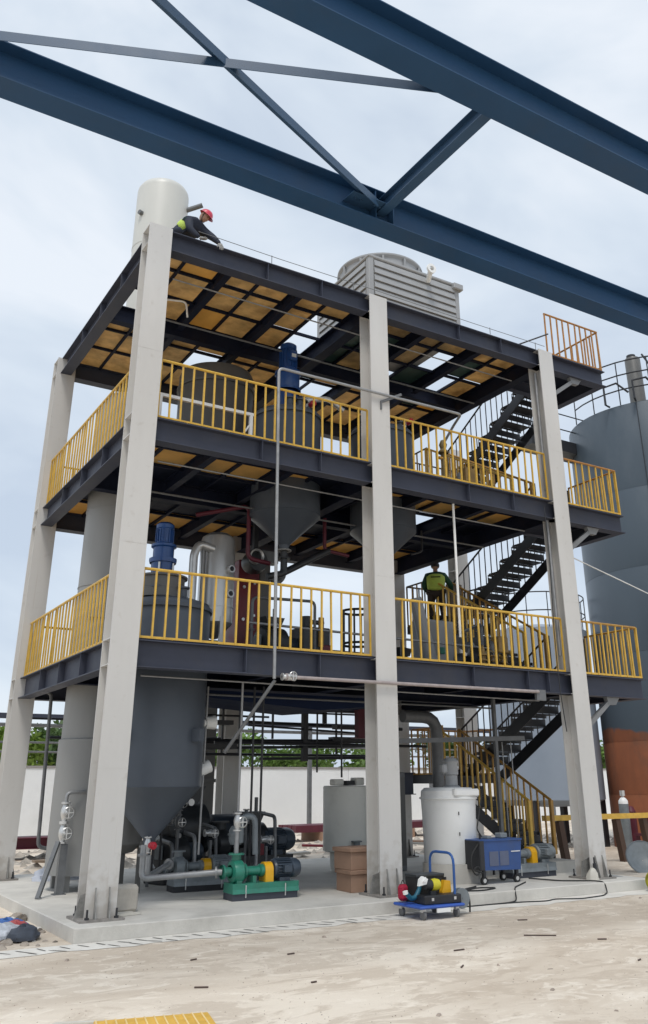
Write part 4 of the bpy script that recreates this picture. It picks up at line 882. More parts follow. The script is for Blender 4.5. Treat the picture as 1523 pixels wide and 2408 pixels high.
t = thing('grey_blue_pipe_bend', 'large slate pipe bending down behind the white tank', 'pipe', (8.1, 3.0, 0)); MB().path([(-.9, 0, 3.02), (0, 0, 3.02), (0, 0, .4)], .13, 18, .35).build('pipe_run', GPIPE, t); MB().tube((0, 0, 1.5), (0, 0, 1.54), .2, 18).build('flange', GPIPE, t)
t = thing('steel_sill_beam', 'dark beam crossing behind the white tank at head height', 'beam', (6.9, 3.8, 1.55)); MB().ibeam('x', 0, 1.1, 0, .35, .45, .2).build('beam', NAVY, t); MB().box(.1, .2, -.1, .1, -1.55, -.11).build('post', NAVY, t)
t = thing('cross_bar', 'long flat dark bar crossing the right bay at mid height', 'bar', (6.3, 2.0, 2.46)); MB().bar((0, 0, 0), (3.4, 0, .12), .08, .09).build('bar', GPIPE, t); MB().bar((2.6, 0, .9), (2.6, 0, -1.95), .07, .07).build('upright', GPIPE, t)
for i, x in enumerate((8.9+.35, 8.9+.6)): pipe(('left', 'right')[i]+' one of the pale thin rods under the cross bar', [(x, 2.2, 2.5), (x+.03, 2.2, .6)], .012, GALV, 0)
# cardboard boxes
for i, (z, w, l) in enumerate(((0, .62, 'lower brown cardboard box of the stack behind the middle column'), (.337, .60, 'upper brown cardboard box of the stack behind the middle column'))):
    t = thing('cardboard_box', l, 'box', (4.46-.02*i, .98, z), R(-4+5*i), 'brown cardboard boxes'); MB().rbox(0, w, -.25, .30, 0, .27, .008).build('carton', CARD, t); MB().rbox(-.025, w+.025, -.275, .325, .27, .335, .008).build('lid', CARD, t)
# blue tool cart
t = thing('tool_cart', 'blue steel tool cart on casters in front of the white tank', 'cart', (7.02, .62, 0), R(2))
MB().prism([(-.04, .30), (1.06, .27), (1.12, .88), (-.10, .92)], 'y', -.26, .26).build('body', CART, t)
MB().rbox(-.12, 1.14, -.28, .28, .89, .935, .01).build('top_edge', CART, t)
MB().rbox(-.125, .02, -.285, .285, .30, .93, .02).build('black_end', BLK, t)
for x in (.16, .46): MB().box(x, x+.26, -.268, -.258, .38, .68).build('door', mat('dull_blue_grey_panel', (.10, .12, .19), .45), t)
MB().box(.80, 1.06, -.271, -.262, .655, .672).build('maker_strip', WHITEP, t)
for x in (.0, .95):
    for y in (-.2, .2):
        MB().tube((x+.03, y-.025, .085), (x+.03, y+.025, .085), .085, 18).build('caster_wheel', RUBBER, t); MB().tube((x+.03, y-.028, .085), (x+.03, y+.028, .085), .045, 12).build('caster_hub', SS, t); MB().box(x, x+.06, y-.035, y+.035, .16, .30).build('caster_fork', BLK, t)
MB().box(.5, .54, -.02, .02, .16, .28).build('caster_fork', BLK, t)
MB().rbox(.3, .42, -.1, .1, .935, 1.0, .01).build('tool', GREYM, t); MB().rbox(.7, .9, -.1, .1, .935, 1.05, .02).build('tool', GREYM, t)
MB().box(.12, .15, -.05, -.02, .935, 1.05).build('peg', BLK, t)
t.scale = (.84, .9, .78)
pipe('black cord coiled from the blue cart up to the white tank', [(7.1, .5, .78), (7.0, .5, .9), (7.45, .8, 1.6)], .012, RUBBER, .05, cat='cord')
pipe('black cord looping down the left end of the blue cart', [(6.92, .4, .66), (6.74, .38, .5), (6.70, .36, .3), (6.80, .35, .16), (6.92, .35, .22), (6.86, .35, .32), (6.74, .35, .26), (6.95, .35, .2)], .014, RUBBER, .08, cat='cord')
# platform trolley with tools
tr = thing('platform_trolley', 'blue platform trolley with bent push handle on four casters', 'trolley', (4.32, -1.36, GZ))
MB().rbox(0, .84, 0, .72, .145, .185, .018).build('deck', DECKB, tr)
MB().path([(.72, .10, .17), (.72, .10, .86), (.72, .70, .86), (.72, .70, .17)], .020, 12, .16).build('handle', mat('blue_handle', (.02, .09, .30), .4), tr)
for x in (.1, .72):
    for y in (.08, .62):
        MB().tube((x-.02, y, .062), (x+.02, y, .062), .062, 16).build('caster_wheel', mat('grey_rubber', (.16, .16, .16), .7), tr); MB().box(x-.03, x+.03, y-.03, y+.03, .10, .146).build('caster_fork', SS, tr)
MB().box(.3, .55, .0, .02, .09, .145).build('maker_strip', WHITEP, tr)
def put(name, label, cat, x, y, z, rz=0): return thing(name, label, cat, (4.32+x, -1.36+y, GZ+.185+z), rz)
t = put('black_tool_case', 'long black case lying across the blue trolley', 'case', .30, .10, 0, R(-4)); MB().rbox(-.14, .52, 0, .26, .0, .12, .012).build('case', BLK, t); MB().box(-.02, .02, -.006, .0, .05, .09).box(.38, .42, -.006, 0, .05, .09).build('latch', SS, t)
t = put('black_crate', 'black plastic crate full of tools on the trolley', 'crate', .22, .38, 0); MB().box(0, .52, 0, .02, 0, .34).box(0, .52, .28, .30, 0, .34).box(0, .02, .021, .279, 0, .34).box(.50, .52, .021, .279, 0, .34).box(.02, .5, .02, .28, 0, .02).build('crate', RUBBER, t); MB().rbox(-.01, .53, -.01, .31, .34, .38, .01).build('lid', DARKM, t)
t = put('yellow_grinder', 'round yellow and black grinder on the black case', 'power tool', .40, .24, .12); MB().lathe([(.01, -.03), (.075, -.02), (.085, .05), (.07, .12), (.01, .13)], (0, 0, .13), 20, 'x').build('body', mat('lemon_yellow', (.62, .55, .03), .45), t); MB().lathe([(.01, -.14), (.06, -.13), (.078, -.03)], (0, 0, .13), 18, 'x').build('head', BLK, t); MB().box(-.05, .05, -.03, .03, 0, .05).build('foot', BLK, t)
t = put('yellow_jerrycan', 'flat golden-yellow can on the right end of the trolley', 'can', .64, .30, .02); MB().prism([(0, 0), (.13, 0), (.17, .12), (.16, .26), (.05, .27), (.0, .12)], 'y', 0, .10).build('body', GUARD, t); MB().tube((.1, .05, .27), (.1, .05, .31), .02, 8).build('cap', BLK, t)
t = put('blue_hose', 'teal rolled hose at the left of the trolley load', 'hose', .02, .34, .02); MB().path([(-.02, 0, .12), (.06, .02, .05), (.15, .02, .06), (.24, .04, .16), (.26, .05, .24)], .035, 10, .05).build('hose', mat('teal_hose', (.02, .13, .20), .5), t); MB().tube((-.04, 0, .12), (-.05, 0, .16), .04, 10).build('end', WHITEP, t)
t = put('red_bag', 'crimson bag behind the blue trolley near the middle column', 'bag', .10, .60, .02); t.scale = (.7, .7, .8); MB().rbox(-.08, .12, -.1, .1, 0, .28, .05).build('bag', mat('crimson_cloth', (.36, .01, .04), .8), t); MB().path([(-.04, 0, .27), (.02, 0, .36), (.08, 0, .27)], .01, 6, .03).build('strap', BLK, t)
t = put('white_rag', 'crumpled white rag on the trolley tools', 'rag', .18, .16, .25); MB().prism([(-.08, 0), (.06, .02), (.09, .09), (.0, .13), (-.06, .09)], 'y', 0, .05).build('rag', WHITEP, t); MB().prism([(-.02, .06), (.05, .05), (.04, .12)], 'y', -.02, -.001).build('fold', WHITEP, t)
t = put('grey_reel', 'grey cable reel with yellow trim hanging at the trolley right end', 'cable reel', .92, .22, -.1); MB().lathe([(.01, -.05), (.14, -.05), (.14, -.03), (.08, -.03), (.08, .03), (.14, .03), (.14, .05), (.01, .05)], (0, 0, .14), 22, 'y').build('drum', GREYM, t); MB().path([(0, 0, .14), (.12, 0, .26), (.18, 0, .1), (.17, 0, -.06)], .014, 8, .08).build('cord', RUBBER, t)
# stone block by the corner column
t = thing('stone_block', 'squared pale stone block beside the corner column foot', 'block', (.36, .52, 0), R(8)); MB().rbox(0, .46, 0, .32, 0, .38, .045).build('block', mat('pale_stone', (.50, .46, .40), .85, var=.12, scale=6, bump=.5, bscale=30), t)
t.scale = (.82, .9, .92)
MB().prism([(-.1, 0), (.4, 0), (.34, .025), (.0, .03)], 'y', 0, .22).build('paper_sheet', mat('paper', (.6, .57, .5), .8), None, (.30, .20, .004), (0, 0, R(12))); tag(bpy.data.objects['paper_sheet'], 'flattened paper scrap before the stone block', 'paper')
# blue-white sack and rubble
def lump(sx, sy, sz, seed, n=14, m=8):
    r = random.Random(seed); b = MB(); vs = []
    for j in range(m+1):
        ph = math.pi/2*j/m
        for i in range(n):
            a = 2*math.pi*i/n; k = 1+r.uniform(-.12, .12)
            vs.append((sx*math.cos(a)*math.cos(ph)*k, sy*math.sin(a)*math.cos(ph)*k, sz*math.sin(ph)*k))
    return b.add(vs, [(j*n+i, j*n+(i+1) % n, (j+1)*n+(i+1) % n, (j+1)*n+i) for j in range(m) for i in range(n)], True)
t = thing('white_sack', 'slumped pale blue-white sack behind the corner column', 'sack', (1.02, 5.85, 0), R(10)); lump(.52, .3, .30, 3, 24, 10).build('sack', mat('pale_blue_sack', (.50, .53, .60), .6, bump=.4, bscale=12), t); MB().bar((.42, 0, .1), (.6, .02, .14), .1, .05).build('neck', mat('pale_blue_sack', (.5, .53, .6)), t)
rs = random.Random(11); rubm = [mat('rubble_a', (.36, .31, .26), .9, var=.3, scale=4), mat('rubble_b', (.17, .145, .12), .9, var=.3, scale=4), mat('rubble_c', (.66, .64, .6), .9, var=.2, scale=4)]
for i in range(70):
    x = -1.15+rs.uniform(-.9, .62); y = .75+rs.uniform(-1.15, 1.6); s = rs.uniform(.05, .16)
    if i > 45: s *= .6
    o = lump(s, s*rs.uniform(.6, 1), s*rs.uniform(.4, .8), i, 7, 3).build('rubble_stone', rubm[i % 3], None, (x, y, GZ-.005), (0, 0, rs.uniform(0, 6)), edge=False)
    for p in o.data.polygons: p.use_smooth = False
    tag(o, ('tan', 'brown', 'chalky')[i % 3]+' broken stone'+(', fist-sized,' if s > .1 else ', small,')+' in the rubble heap at the pad corner', 'stone', 'rubble at the pad corner')
for i, (x, y, c, l) in enumerate(((-1.0, .95, (.05, .14, .40), 'crumpled blue bag'), (-1.12, .45, (.5, .52, .56), 'torn white bag'), (-.92, .20, (.05, .06, .08), 'dark grey cloth'), (-.95, .62, (.4, .08, .08), 'red and white wrapper'), (-1.3, 1.3, (.52, .5, .46), 'pale cement bag'))):
    t = tag(lump(.33-.03*i, .2, .16, 40+i, 16, 6).build('torn_bag', mat('bag%d' % i, c, .6, var=.3, scale=12), None, (x, y, GZ+.02), (0, 0, .5*i)), l+' lying in the rubble at the left edge of the pad', 'bag')
# grit and mounds behind the pad
mound = MB(); rr = random.Random(4)
for i in range(900):
    x = rr.uniform(-2, 24); y = rr.uniform(7.6, 20); s = rr.uniform(.05, .28); hh = s*rr.uniform(.25, .7); a = rr.uniform(0, 3)
    ca, sa = math.cos(a)*s, math.sin(a)*s*rr.uniform(.5, 1.2)
    mound.add([(x+ca, y+sa, GZ), (x-sa, y+ca, GZ), (x-ca, y-sa, GZ), (x+sa, y-ca, GZ), (x+rr.uniform(-.3, .3)*s, y, GZ+hh)], [(0, 1, 4), (1, 2, 4), (2, 3, 4), (3, 0, 4)])
tag(mound.build('rubble_ground', mat('rubble_grit', (.40, .36, .31), .95, var=.5, scale=2.5)), 'low rubble and broken concrete spread behind the pad', None, None, 'stuff')
for i in range(16):
    x = rr.uniform(-1, 18); y = rr.uniform(8.5, 17); 
    l = rr.uniform(1.2, 3.2)
    o = MB().rbox(-l/2, l/2, -.12, .12, 0, .06, .01).build('loose_plank', (CARD, mat('old_timber', (.25, .19, .14), .85), RED, CONCS)[i % 4], None, (x, y, GZ+rr.uniform(.06, .3)), (rr.uniform(-.05, .05), rr.uniform(-.06, .06), rr.uniform(-.6, .6)))
    tag(o, ('brown', 'weathered', 'dark red', 'cement-crusted')[i % 4]+' plank lying in the rubble behind the pad', 'plank', 'planks in the rubble')
t = thing('steel_stack', 'long stack of dark red steel sections before the white wall', 'steel stack', (1.0, 13.5, GZ), R(-3))
for k in range(3): MB().ibeam('x', 0, 3.6, .35*k, .55, .28, .28).build('beam', MAROON if k < 2 else DARKM, t)
for x in (.5, 3): MB().box(x, x+.15, -.2, 1.0, 0, .26).build('sleeper', CARD, t)
t = thing('steel_stack', 'rust brown timber and steel pile behind the green pump', 'steel stack', (11.5, 15.5, GZ), R(4))
for k in range(4): MB().box(0, 8.5, .3*k, .3*k+.25, .3, .52).build('beam', MAROON, t)
for x in (1, 5): MB().box(x, x+.2, -.1, 1.2, 0, .3).build('sleeper', CARD, t)
# right-hand yard clutter
t = thing('yellow_bar_rack', 'low rack with a gold painted bar on brown posts at the right', 'rack', (14.0, 4.0, GZ)); MB().bar((-2.0, 0, 1.05), (3.2, -.2, 1.05), .12, .12).build('bar', YEL, t)
for x in (.6, 1.6, -1.4): MB().bar((x, -.05, 0), (x-.15, -.05, .98), .16, .16).build('post', mat('brown_steel', (.07, .035, .02), .6), t)
t = thing('gas_cylinder', 'grey gas cylinder with white shoulder against the rusty tank base', 'gas cylinder', (15.92, 4.95, GZ)); MB().lathe([(.01, 0), (.13, 0), (.13, 1.30)], n=22).build('body', GREYM, t); MB().lathe([(.13, 1.301), (.125, 1.38), (.07, 1.45), (.04, 1.47), (.01, 1.48)], n=22).build('shoulder', WHITEP, t); MB().tube((0, 0, 1.47), (0, 0, 1.62), .03, 8).lathe([(.07, 1.50), (.07, 1.64), (.06, 1.64), (.06, 1.50)], n=14).build('valve_guard', SS, t)
t = thing('gas_cylinder', 'second gas cylinder, mostly hidden beside the white-shouldered one', 'gas cylinder', (16.35, 5.1, GZ)); MB().lathe([(.01, 0), (.13, 0), (.13, 1.1)], n=22).build('body', MAROON, t); MB().lathe([(.13, 1.101), (.07, 1.22), (.01, 1.24)], n=22).build('shoulder', MAROON, t)
t = thing('work_bench', 'dark red steel bench with a maroon tub beside the tank base', 'bench', (15.9, 4.0, GZ)); MB().box(0, 1.8, 0, .7, .52, .58).build('top', MAROON, t)
for x in (.05, 1.65):
    for y in (.05, .6): MB().box(x, x+.08, y, y+.08, 0, .52).build('leg', MAROON, t)
t2 = thing('maroon_tub', 'maroon tub standing on the dark bench', 'tub', (16.2, 4.3, GZ+.58)); MB().lathe([(.01, 0), (.2, 0), (.24, .42), (.22, .42), (.19, .02)], n=20).build('tub', RED, t2); MB().lathe([(.24, .40), (.26, .41), (.26, .43), (.24, .43)], n=20).build('rim', RED, t2)
t = thing('grey_basin', 'tipped grey round basin at the right edge', 'basin', (12.9, 1.9, GZ+.22)); t.rotation_euler = (R(60), 0, R(-35)); MB().lathe([(.01, 0), (.2, .0), (.36, .12), (.37, .14), (.35, .14), (.19, .02), (.01, .02)], n=30).build('basin', GREYM, t); MB().lathe([(.37, .13), (.39, .14), (.37, .155)], n=30).build('rim', GREYM, t)
t = thing('paint_pail', 'tipped pale blue pail showing its olive lid at the pad corner', 'pail', (10.32, -.66, GZ+.175)); t.rotation_euler = (0, R(-96), R(-28)); t.rotation_euler = (R(90), 0, R(-58))
MB().lathe([(.01, 0), (.15, 0), (.17, .34), (.175, .35)], n=30).build('pail_body', mat('pale_cyan_plastic', (.45, .62, .70), .4), t); MB().lathe([(.178, .33), (.182, .36), (.16, .365), (.155, .35), (.01, .35)], n=30).build('lid', mat('olive_lid', (.27, .25, .02), .35, var=.35, scale=12), t)
t = thing('green_capped_jug', 'pale jug with a green cap right of the last column foot', 'jug', (10.75, 1.6, GZ)); MB().lathe([(.01, 0), (.11, 0), (.12, .05), (.12, .22), (.09, .27)], n=18).build('jug', mat('pale_jug', (.5, .5, .44), .5), t); MB().lathe([(.10, .27), (.11, .38), (.05, .44), (.01, .45)], n=14).build('cap', mat('grass_green_plastic', (.10, .45, .07), .5), t)
t = thing('grey_sack', 'pale sack with a dark bottle leaning on the last column foot', 'sack', (9.18, -.12, 0)); lump(.13, .1, .2, 77, 12, 5).build('sack', mat('paper', (.6, .57, .5)), t); MB().tube((.1, 0, .0), (.1, .02, .28), .035, 10).tube((.1, .02, .28), (.1, .02, .38), .015, 8).build('bottle', BLK, t)
pipe('thin pale hose lying from the last column to the pail', [(9.9, .1, .02), (10.5, .0, -.08), (11.2, .6, GZ+.03), (13, .9, GZ+.03)], .03, SILO2, .3, cat='hose')
# cables on the ground
pipe('black cable running along the foot of the pad at the right', [(8.4, .75, .015), (8.55, .1, .015), (9.05, -.25, .015), (9.1, -.47, .012), (9.12, -.5, GZ+.02), (8.75, -.75, GZ+.012), (8.1, -.85, GZ+.012), (7.7, -.62, GZ+.012), (7.4, -.75, GZ+.012), (7.0, -.62, GZ+.012), (6.4, -.56, GZ+.012)], .011, RUBBER, .12, cat='cable')
pipe('black cable dropping over the pad edge below the blue cart', [(7.9, .3, .012), (7.2, -.2, .012), (6.95, -.465, .014), (6.95, -.50, GZ+.02), (6.7, -.56, GZ+.012), (5.6, -.54, GZ+.012)], .011, RUBBER, .08, cat='cable')
pipe('tangled black cable on the pad left of the blue cart', [(6.0, -.2, .012), (6.6, .1, .012), (6.9, -.1, .012), (6.4, -.3, .012), (6.0, -.1, .012), (6.7, .25, .012)], .012, RUBBER, .2, cat='cable')
# scraps in the foreground
MET = mat('dark_rusty_scrap', (.09, .06, .05), .7)
for i, (x, y, l, a) in enumerate(((.95, -4.1, .07, .1), (2.7, -4.3, .12, .7), (4.85, -3.25, .42, -.62), (3.3, -3.5, .16, 0), (-.1, -3.7, .14, -.5), (1.5, -2.6, .1, .1), (4.6, -5.1, .08, .4), (5.6, -2.1, .15, -.4), (.4, -2.3, .09, .3), (6.5, -4.4, .1, .2), (5.3, -3.9, .12, -.5))):
    o = MB().rbox(-l/2, l/2, -.008, .008, 0, .014, .003).build('metal_scrap', MET, None, (x, y, GZ+.002), (0, 0, a)); tag(o, ('short', 'thin', 'long')[0 if l < .1 else (2 if l > .3 else 1)]+' dark metal scrap lying on the yard', 'scrap', 'metal scraps on the yard')
t = thing('yellow_tread', 'yellow ribbed step plate lying at the bottom edge of the yard', 'step plate', (-1.12, -4.72, GZ), R(-14)); MB().rbox(-.34, .62, -.40, .10, 0, .035, .006).build('plate', mat('sand_yellow', (.66, .40, .07), .6, var=.15, scale=9), t)
for k in range(12): MB().box(-.33+k*.08, -.318+k*.08, -.39, .09, .0355, .043).build('rib', mat('pale_rib', (.75, .58, .28), .6), t)
MB().prism([(0, 0), (.42, .05), (.44, .10), (.02, .07)], 'z', 0, .012).build('paper_strip', mat('paper', (.6, .57, .5)), None, (-1.72, -4.35, GZ+.002), (0, 0, R(-28))); tag(bpy.data.objects['paper_strip'], 'pale paper strip on the yard at the lower left', 'paper')

# ------------------------------------------------------------------ people
def skin(name, m, joints, edges, parent, root=0, sub=2, smooth=True):
    me = bpy.data.meshes.new(name); me.from_pydata([j[0] for j in joints], edges, []); me.materials.append(m)
    o = bpy.data.objects.new(name, me); COL.objects.link(o); o.parent = parent
    sk = o.modifiers.new('skin', 'SKIN'); sk.use_smooth_shade = True
    for i, j in enumerate(joints):
        r = j[1]; me.skin_vertices[0].data[i].radius = (r, r) if not isinstance(r, tuple) else r
        me.skin_vertices[0].data[i].use_root = (i == root)
    sb = o.modifiers.new('sub', 'SUBSURF'); sb.levels = sub; sb.render_levels = sub
    return o
SKINM = mat('face_skin', (.38, .22, .15), .55, var=.06); NAVYC = mat('navy_workwear', (.018, .024, .042), .8, var=.25, scale=8, bump=.4, bscale=30)
VEST = mat('hi_vis_vest', (.52, .68, .12), .7, var=.12, scale=8, bump=.4, bscale=25); VESTG = mat('green_sleeve', (.015, .065, .04), .8, var=.2, scale=8)
TROU = mat('dark_brown_trousers', (.045, .032, .028), .85, var=.25, scale=8); GLOVE = mat('grey_glove', (.32, .31, .29), .8); HAIR = mat('black_hair', (.012, .011, .011), .5); BAND = mat('silver_band', (.5, .52, .5), .4)
def hand(parent, p, d, side, m, s=1.0):
    # p wrist, d direction of the fingers, side: thumb direction
    p = Vector(p); d = Vector(d).normalized(); sd = Vector(side).normalized(); sd = (sd-d*sd.dot(d)).normalized(); n = d.cross(sd)
    J = [(p, .026*s), (p+d*.05*s, (.036*s))]; E = [(0, 1)]
    for k, l in enumerate((.075, .088, .082, .062)):
        off = sd*((1.5-k)*.021*s); b = len(J)
        J += [(p+d*.075*s+off, .012*s), (p+d*(.075+l*.5)*s+off+n*.012*s, .010*s), (p+d*(.075+l*.85)*s+off+n*.035*s, .008*s)]
        E += [(1, b), (b, b+1), (b+1, b+2)]
    b = len(J); J += [(p+d*.03*s+sd*.035*s, .013*s), (p+d*.06*s+sd*.06*s+n*.01*s, .011*s), (p+d*.085*s+sd*.066*s+n*.025*s, .009*s)]
    E += [(0, b), (b, b+1), (b+1, b+2)]
    return skin('hand', m, J, E, parent, 0, 1)
def head(parent, c, fwd, up, m=SKINM, s=1.0, helmet=None, hair=True):
    c = Vector(c); f = Vector(fwd).normalized(); u = Vector(up).normalized(); r = f.cross(u).normalized(); u = r.cross(f)
    b = MB(); n = 20; mm = 14; vs = []
    for j in range(mm+1):
        ph = -math.pi/2+math.pi*j/mm
        for i in range(n):
            a = 2*math.pi*i/n
            x, y, z = math.cos(a)*math.cos(ph)*.078, math.sin(a)*math.cos(ph)*.095, math.sin(ph)*.118
            if z < 0: x *= 1+z*1.8; y = y*(1+z*1.2)+(.012 if y > 0 else 0)
            # y forward: brow, nose, mouth, chin
            if y > .05 and abs(x) < .016 and -.045 < z < .015: y += .02*(1-(z+.045)/.07)
            if y > .04 and .012 < abs(x) < .045 and 0 < z < .03: y -= .008
            vs.append(c+r*x*s+f*y*s+u*z*s)
    b.add(vs, [(j*n+i, j*n+(i+1) % n, (j+1)*n+(i+1) % n, (j+1)*n+i) for j in range(mm) for i in range(n)], True)
    for sx in (-1, 1): b.add([c+r*sx*.078*s+f*(-.01+.02*math.cos(t)*.8)*s+u*(.0+.03*math.sin(t))*s+r*sx*.012*s*(k) for k in (0, 1) for t in [q*math.pi/4 for q in range(8)]], [(i, (i+1) % 8, 8+(i+1) % 8, 8+i) for i in range(8)]+[tuple(range(8, 16))], True)
    h = b.build('head', m, parent)
    for sx in (-1, 1): MB().tube(c+r*sx*.03*s+f*.080*s+u*.012*s, c+r*sx*.03*s+f*.088*s+u*.012*s, .010*s, 8).build('eye', BLK, h)
    MB().tube(c-r*.022*s+f*.082*s-u*.052*s, c+r*.022*s+f*.082*s-u*.052*s, .006*s, 6).build('mouth', mat('lips', (.28, .10, .08), .5), h)
    if helmet:
        hb = MB(); vs = []
        for j in range(9):
            ph = math.pi/2*j/8
            for i in range(24):
                a = 2*math.pi*i/24; x, y, z = math.cos(a)*math.cos(ph)*.118, math.sin(a)*math.cos(ph)*.138, math.sin(ph)*.125+.025
                if abs(x) < .02: z += .006*math.cos(ph)
                if j == 0: x *= 1.08; y = y*1.06 + (.035 if y > .04 else 0)
                vs.append(c+r*x*s+f*y*s+u*z*s)
        hb.add(vs, [(j*24+i, j*24+(i+1) % 24, (j+1)*24+(i+1) % 24, (j+1)*24+i) for j in range(8) for i in range(24)], True)
        hb.build('helmet', helmet, parent)
        MB().path([c+r*.085*s+u*.03*s, c+r*.07*s+f*.03*s-u*.09*s, c+f*.05*s-u*.125*s, c-r*.07*s+f*.03*s-u*.09*s, c-r*.085*s+u*.03*s], .006*s, 6, .03).build('chin_strap', BLK, parent)
    elif hair:
        hb = MB(); vs = []
        for j in range(9):
            ph = -.5+(math.pi/2+.5)*j/8
            for i in range(20):
                a = 2*math.pi*i/20; x, y, z = math.cos(a)*math.cos(ph)*.092, math.sin(a)*math.cos(ph)*.105-.012, math.sin(ph)*.125+.01
                if y > .05 and z < .03: y = .05
                vs.append(c+r*x*s+f*y*s+u*z*s)
        hb.add(vs, [(j*20+i, j*20+(i+1) % 20, (j+1)*20+(i+1) % 20, (j+1)*20+i) for j in range(8) for i in range(20)], True); hb.build('hair', HAIR, parent)
    return h
# roof worker: kneeling at the roof edge, bent forward, right arm reaching down to the beam
P = thing('person', 'person in red helmet and dark clothes crouching at the roof edge, reaching down', 'person', (0, 0, 0))
z0 = 11.17
hip = Vector((.50, .62, z0+.30)); chest = Vector((.74, .42, z0+.50)); neck = Vector((.86, .36, z0+.60)); hd = Vector((.93, .30, z0+.70))
lsh = Vector((.62, .30, z0+.50)); rsh = Vector((.98, .44, z0+.46))
J = [(hip, .17), (hip.lerp(chest, .5), .175), (chest, .175), (neck, .075),
     (lsh, .095), (Vector((.60, .20, z0+.24)), .075), (Vector((.78, .13, z0+.06)), .050),
     (rsh, .095), (Vector((1.10, .24, z0+.24)), .075), (Vector((1.19, .10, z0+.05)), .042),
     (hip+Vector((-.05, -.12, -.04)), .10), (Vector((.42, .22, z0+.14)), .088), (Vector((.22, .30, z0+.07)), .06), (Vector((.10, .38, z0+.05)), .05),
     (hip+Vector((.08, .10, -.04)), .10), (Vector((.75, .60, z0+.12)), .085), (Vector((.52, .85, z0+.07)), .06), (Vector((.35, 1.0, z0+.05)), .05)]
E = [(0, 1), (1, 2), (2, 3), (2, 4), (4, 5), (5, 6), (2, 7), (7, 8), (8, 9), (0, 10), (10, 11), (11, 12), (12, 13), (0, 14), (14, 15), (15, 16), (16, 17)]
skin('body', NAVYC, J, E, P, 0)
skin('vest', VEST, [(hip.lerp(chest, .25), .178), (hip.lerp(chest, .6)+Vector((-.02, .0, .02)), .192), (chest+Vector((-.03, 0, .02)), .185)], [(0, 1), (1, 2)], P, 0)
skin('vest_shoulder', VESTG, [(lsh+Vector((-.03, .02, -.02)), .095), (lsh+Vector((-.02, .03, .02)), .085)], [(0, 1)], P, 0)
for q, f in ((Vector((.10, .38, z0+.05)), Vector((-.18, .06, -.01))), (Vector((.35, 1.0, z0+.05)), Vector((-.18, .06, -.01)))):
    skin('boot', BLK, [(q, .055), (q+f*.5, .05), (q+f, .04)], [(0, 1), (1, 2)], P, 0, 1)
head(P, hd, (.55, -.5, -.65), (.45, -.30, .84), helmet=mat('red_helmet', (.55, .025, .06), .3, coat=.4), s=1.05)
skin('neck', SKINM, [(neck, .055), (hd-Vector((0, 0, .03)), .055)], [(0, 1)], P, 0, 1)
hand(P, (1.19, .10, z0+.05), (.12, -.45, -.75), (-.6, .2, .2), GLOVE, 1.15); hand(P, (.78, .13, z0+.06), (.5, -.5, -.35), (.2, .6, .2), GLOVE, 1.15)
# worker at the landing rail, seen from behind
P = thing('person', 'person in yellow-green vest and dark trousers leaning at the landing rail, back turned', 'person', (9.70, 4.84, LZ[1]-.18), R(-38)); P.scale = (1.25, 1.15, .98)
J = [((0, 0, .93), .140), ((0, .02, 1.12), .135), ((0, .07, 1.34), .165), ((0, .11, 1.47), .062),
     ((-.17, .07, 1.37), .088), ((-.25, .05, 1.10), .066), ((-.20, .26, .98), .046),
     ((.17, .07, 1.37), .088), ((.30, .06, 1.12), .066), ((.32, .30, 1.02), .046)]
skin('body', VESTG, J, [(0, 1), (1, 2), (2, 3), (2, 4), (4, 5), (5, 6), (2, 7), (7, 8), (8, 9)], P, 0)
skin('vest', VEST, [((0, -.02, .90), (.20, .165)), ((0, -.01, 1.08), (.20, .165)), ((0, .03, 1.28), (.225, .18)), ((0, .06, 1.40), (.20, .14))], [(0, 1), (1, 2), (2, 3)], P, 0)
skin('trousers', TROU, [((0, 0, .94), .145), ((-.10, 0, .86), .105), ((-.12, .13, .56), .078), ((-.13, -.02, .26), .060), ((.10, 0, .86), .105), ((.12, .13, .56), .078), ((.13, -.02, .26), .060)], [(0, 1), (1, 2), (2, 3), (0, 4), (4, 5), (5, 6)], P, 0)
for s_ in (-1, 1): skin('boot', BLK, [((.13*s_, -.03, .24), .05), ((.135*s_, .06, .225), .045), ((.14*s_, .15, .215), .035)], [(0, 1), (1, 2)], P, 0, 1)
head(P, (0, .11, 1.64), (0, .95, -.15), (0, .15, .95), hair=True)
skin('neck', SKINM, [((0, .11, 1.44), .056), ((0, .12, 1.58), .054)], [(0, 1)], P, 0, 1)
hand(P, (-.20, .26, .98), (.2, .8, -.1), (.8, 0, .1), SKINM); hand(P, (.32, .30, 1.02), (-.2, .8, -.1), (-.8, 0, .1), SKINM)
MB().box(-.10, .10, -.135, -.13, 1.27, 1.30).build('back_print', mat('dark_print', (.05, .08, .03), .7), P)
t = thing('tool_box', 'tan metal box fixed to the landing rail beside the vested person', 'box', (10.35, 4.86, LZ[1]+.05)); MB().rbox(-.2, .22, -.02, .16, 0, .95, .01).build('case', mat('tan_metal', (.22, .17, .12), .6), t); MB().box(-.18, .2, -.03, -.021, .05, .9).build('lid', mat('tan_metal', (.22, .17, .12)), t)

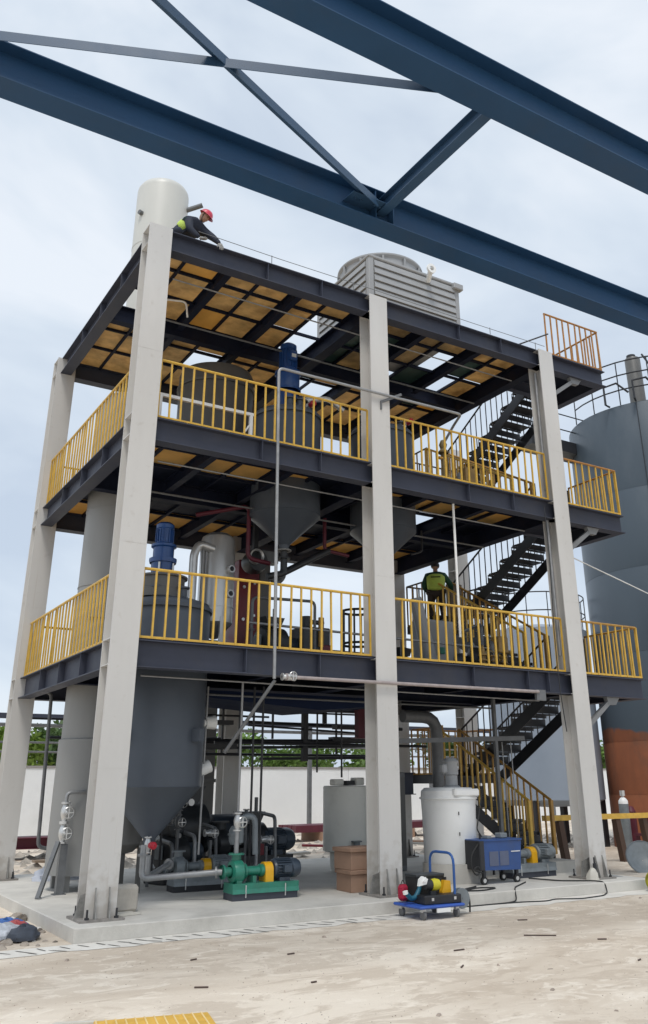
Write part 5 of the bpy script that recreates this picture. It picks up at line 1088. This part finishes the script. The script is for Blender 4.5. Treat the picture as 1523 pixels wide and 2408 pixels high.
BRZ = mat('ochre_machine_paint', (.30, .19, .06), .5, var=.3, scale=5, dirt=(.10, .06, .03), dirt_amt=.7)
def valve_skid(label, loc, rz):
    t = thing('valve_skid', label, 'machine', loc, rz, 'ochre valve skids')
    MB().rbox(-.45, .45, -.2, .2, 0, .08, .01).build('skid_base', BRZ, t)
    for k, x in enumerate((-.32, 0, .32)):
        MB().path([(x, 0, .08), (x, 0, .55+.12*k), (x+.12, .12, .62+.12*k)], .045, 8, .05).build('riser', (BRZ, GPIPE, BRZ)[k], t)
        MB().lathe([(.10, .30), (.10, .33), (.06, .34), (.06, .40), (.10, .41), (.10, .44)], (x, 0, 0), 14).build('flange_pair', BRZ, t)
        MB().lathe([(.09, -.20), (.105, -.21), (.09, -.22), (.08, -.21), (.09, -.20)], (x, 0, .37), 16, 'y').build('handwheel', BLK, t)
    MB().tube((-.45, 0, .2), (.5, 0, .2), .05, 10).build('header', BRZ, t)
    MB().rbox(.1, .4, -.12, .14, .5, .85, .02).build('control_box', BRZ, t)
valve_skid('ochre valve skid behind the right bay railing of the first floor, nearest the vested person', (8.55, 1.5, 3.77), R(8))
valve_skid('ochre valve skid in the right bay of the first floor by the last column', (9.0, 2.7, 3.77), R(-30))
valve_skid('ochre valve skid in the right bay of the second floor beside the upright valve post', (7.75, 1.3, 7.44), R(5))
valve_skid('ochre valve skid in the right bay of the second floor near the last column', (8.9, 2.0, 7.44), R(20))
for i, (a, b, c) in enumerate((((5.0, 5.4, 2.2), (8.4, 5.4, 2.25), .03), ((5.0, 6.0, 3.0), (9.3, 6.0, 2.95), .04), ((.6, 6.4, 2.6), (4.5, 6.4, 2.65), .03), ((.3, 6.9, 3.0), (4.4, 6.9, 3.0), .025))):
    pipe(('lower', 'upper', 'nearer', 'farther')[i]+' dark pipe run along the back of the ground floor', [a, b], c, BLK, 0)
t = thing('ground_electrical_panel', 'dark grey panel and pipes filling the gap right of the middle column', 'panel', (7.3, 3.6, 0)); MB().rbox(-.3, .2, -.2, .2, 0, 1.9, .015).build('cabinet', GPIPE, t); MB().box(-.28, .18, -.212, -.202, .1, 1.8).build('door', VESG, t); MB().tube((-.15, 0, 1.9), (-.15, 0, 3.3), .03, 8).build('conduit', GPIPE, t)
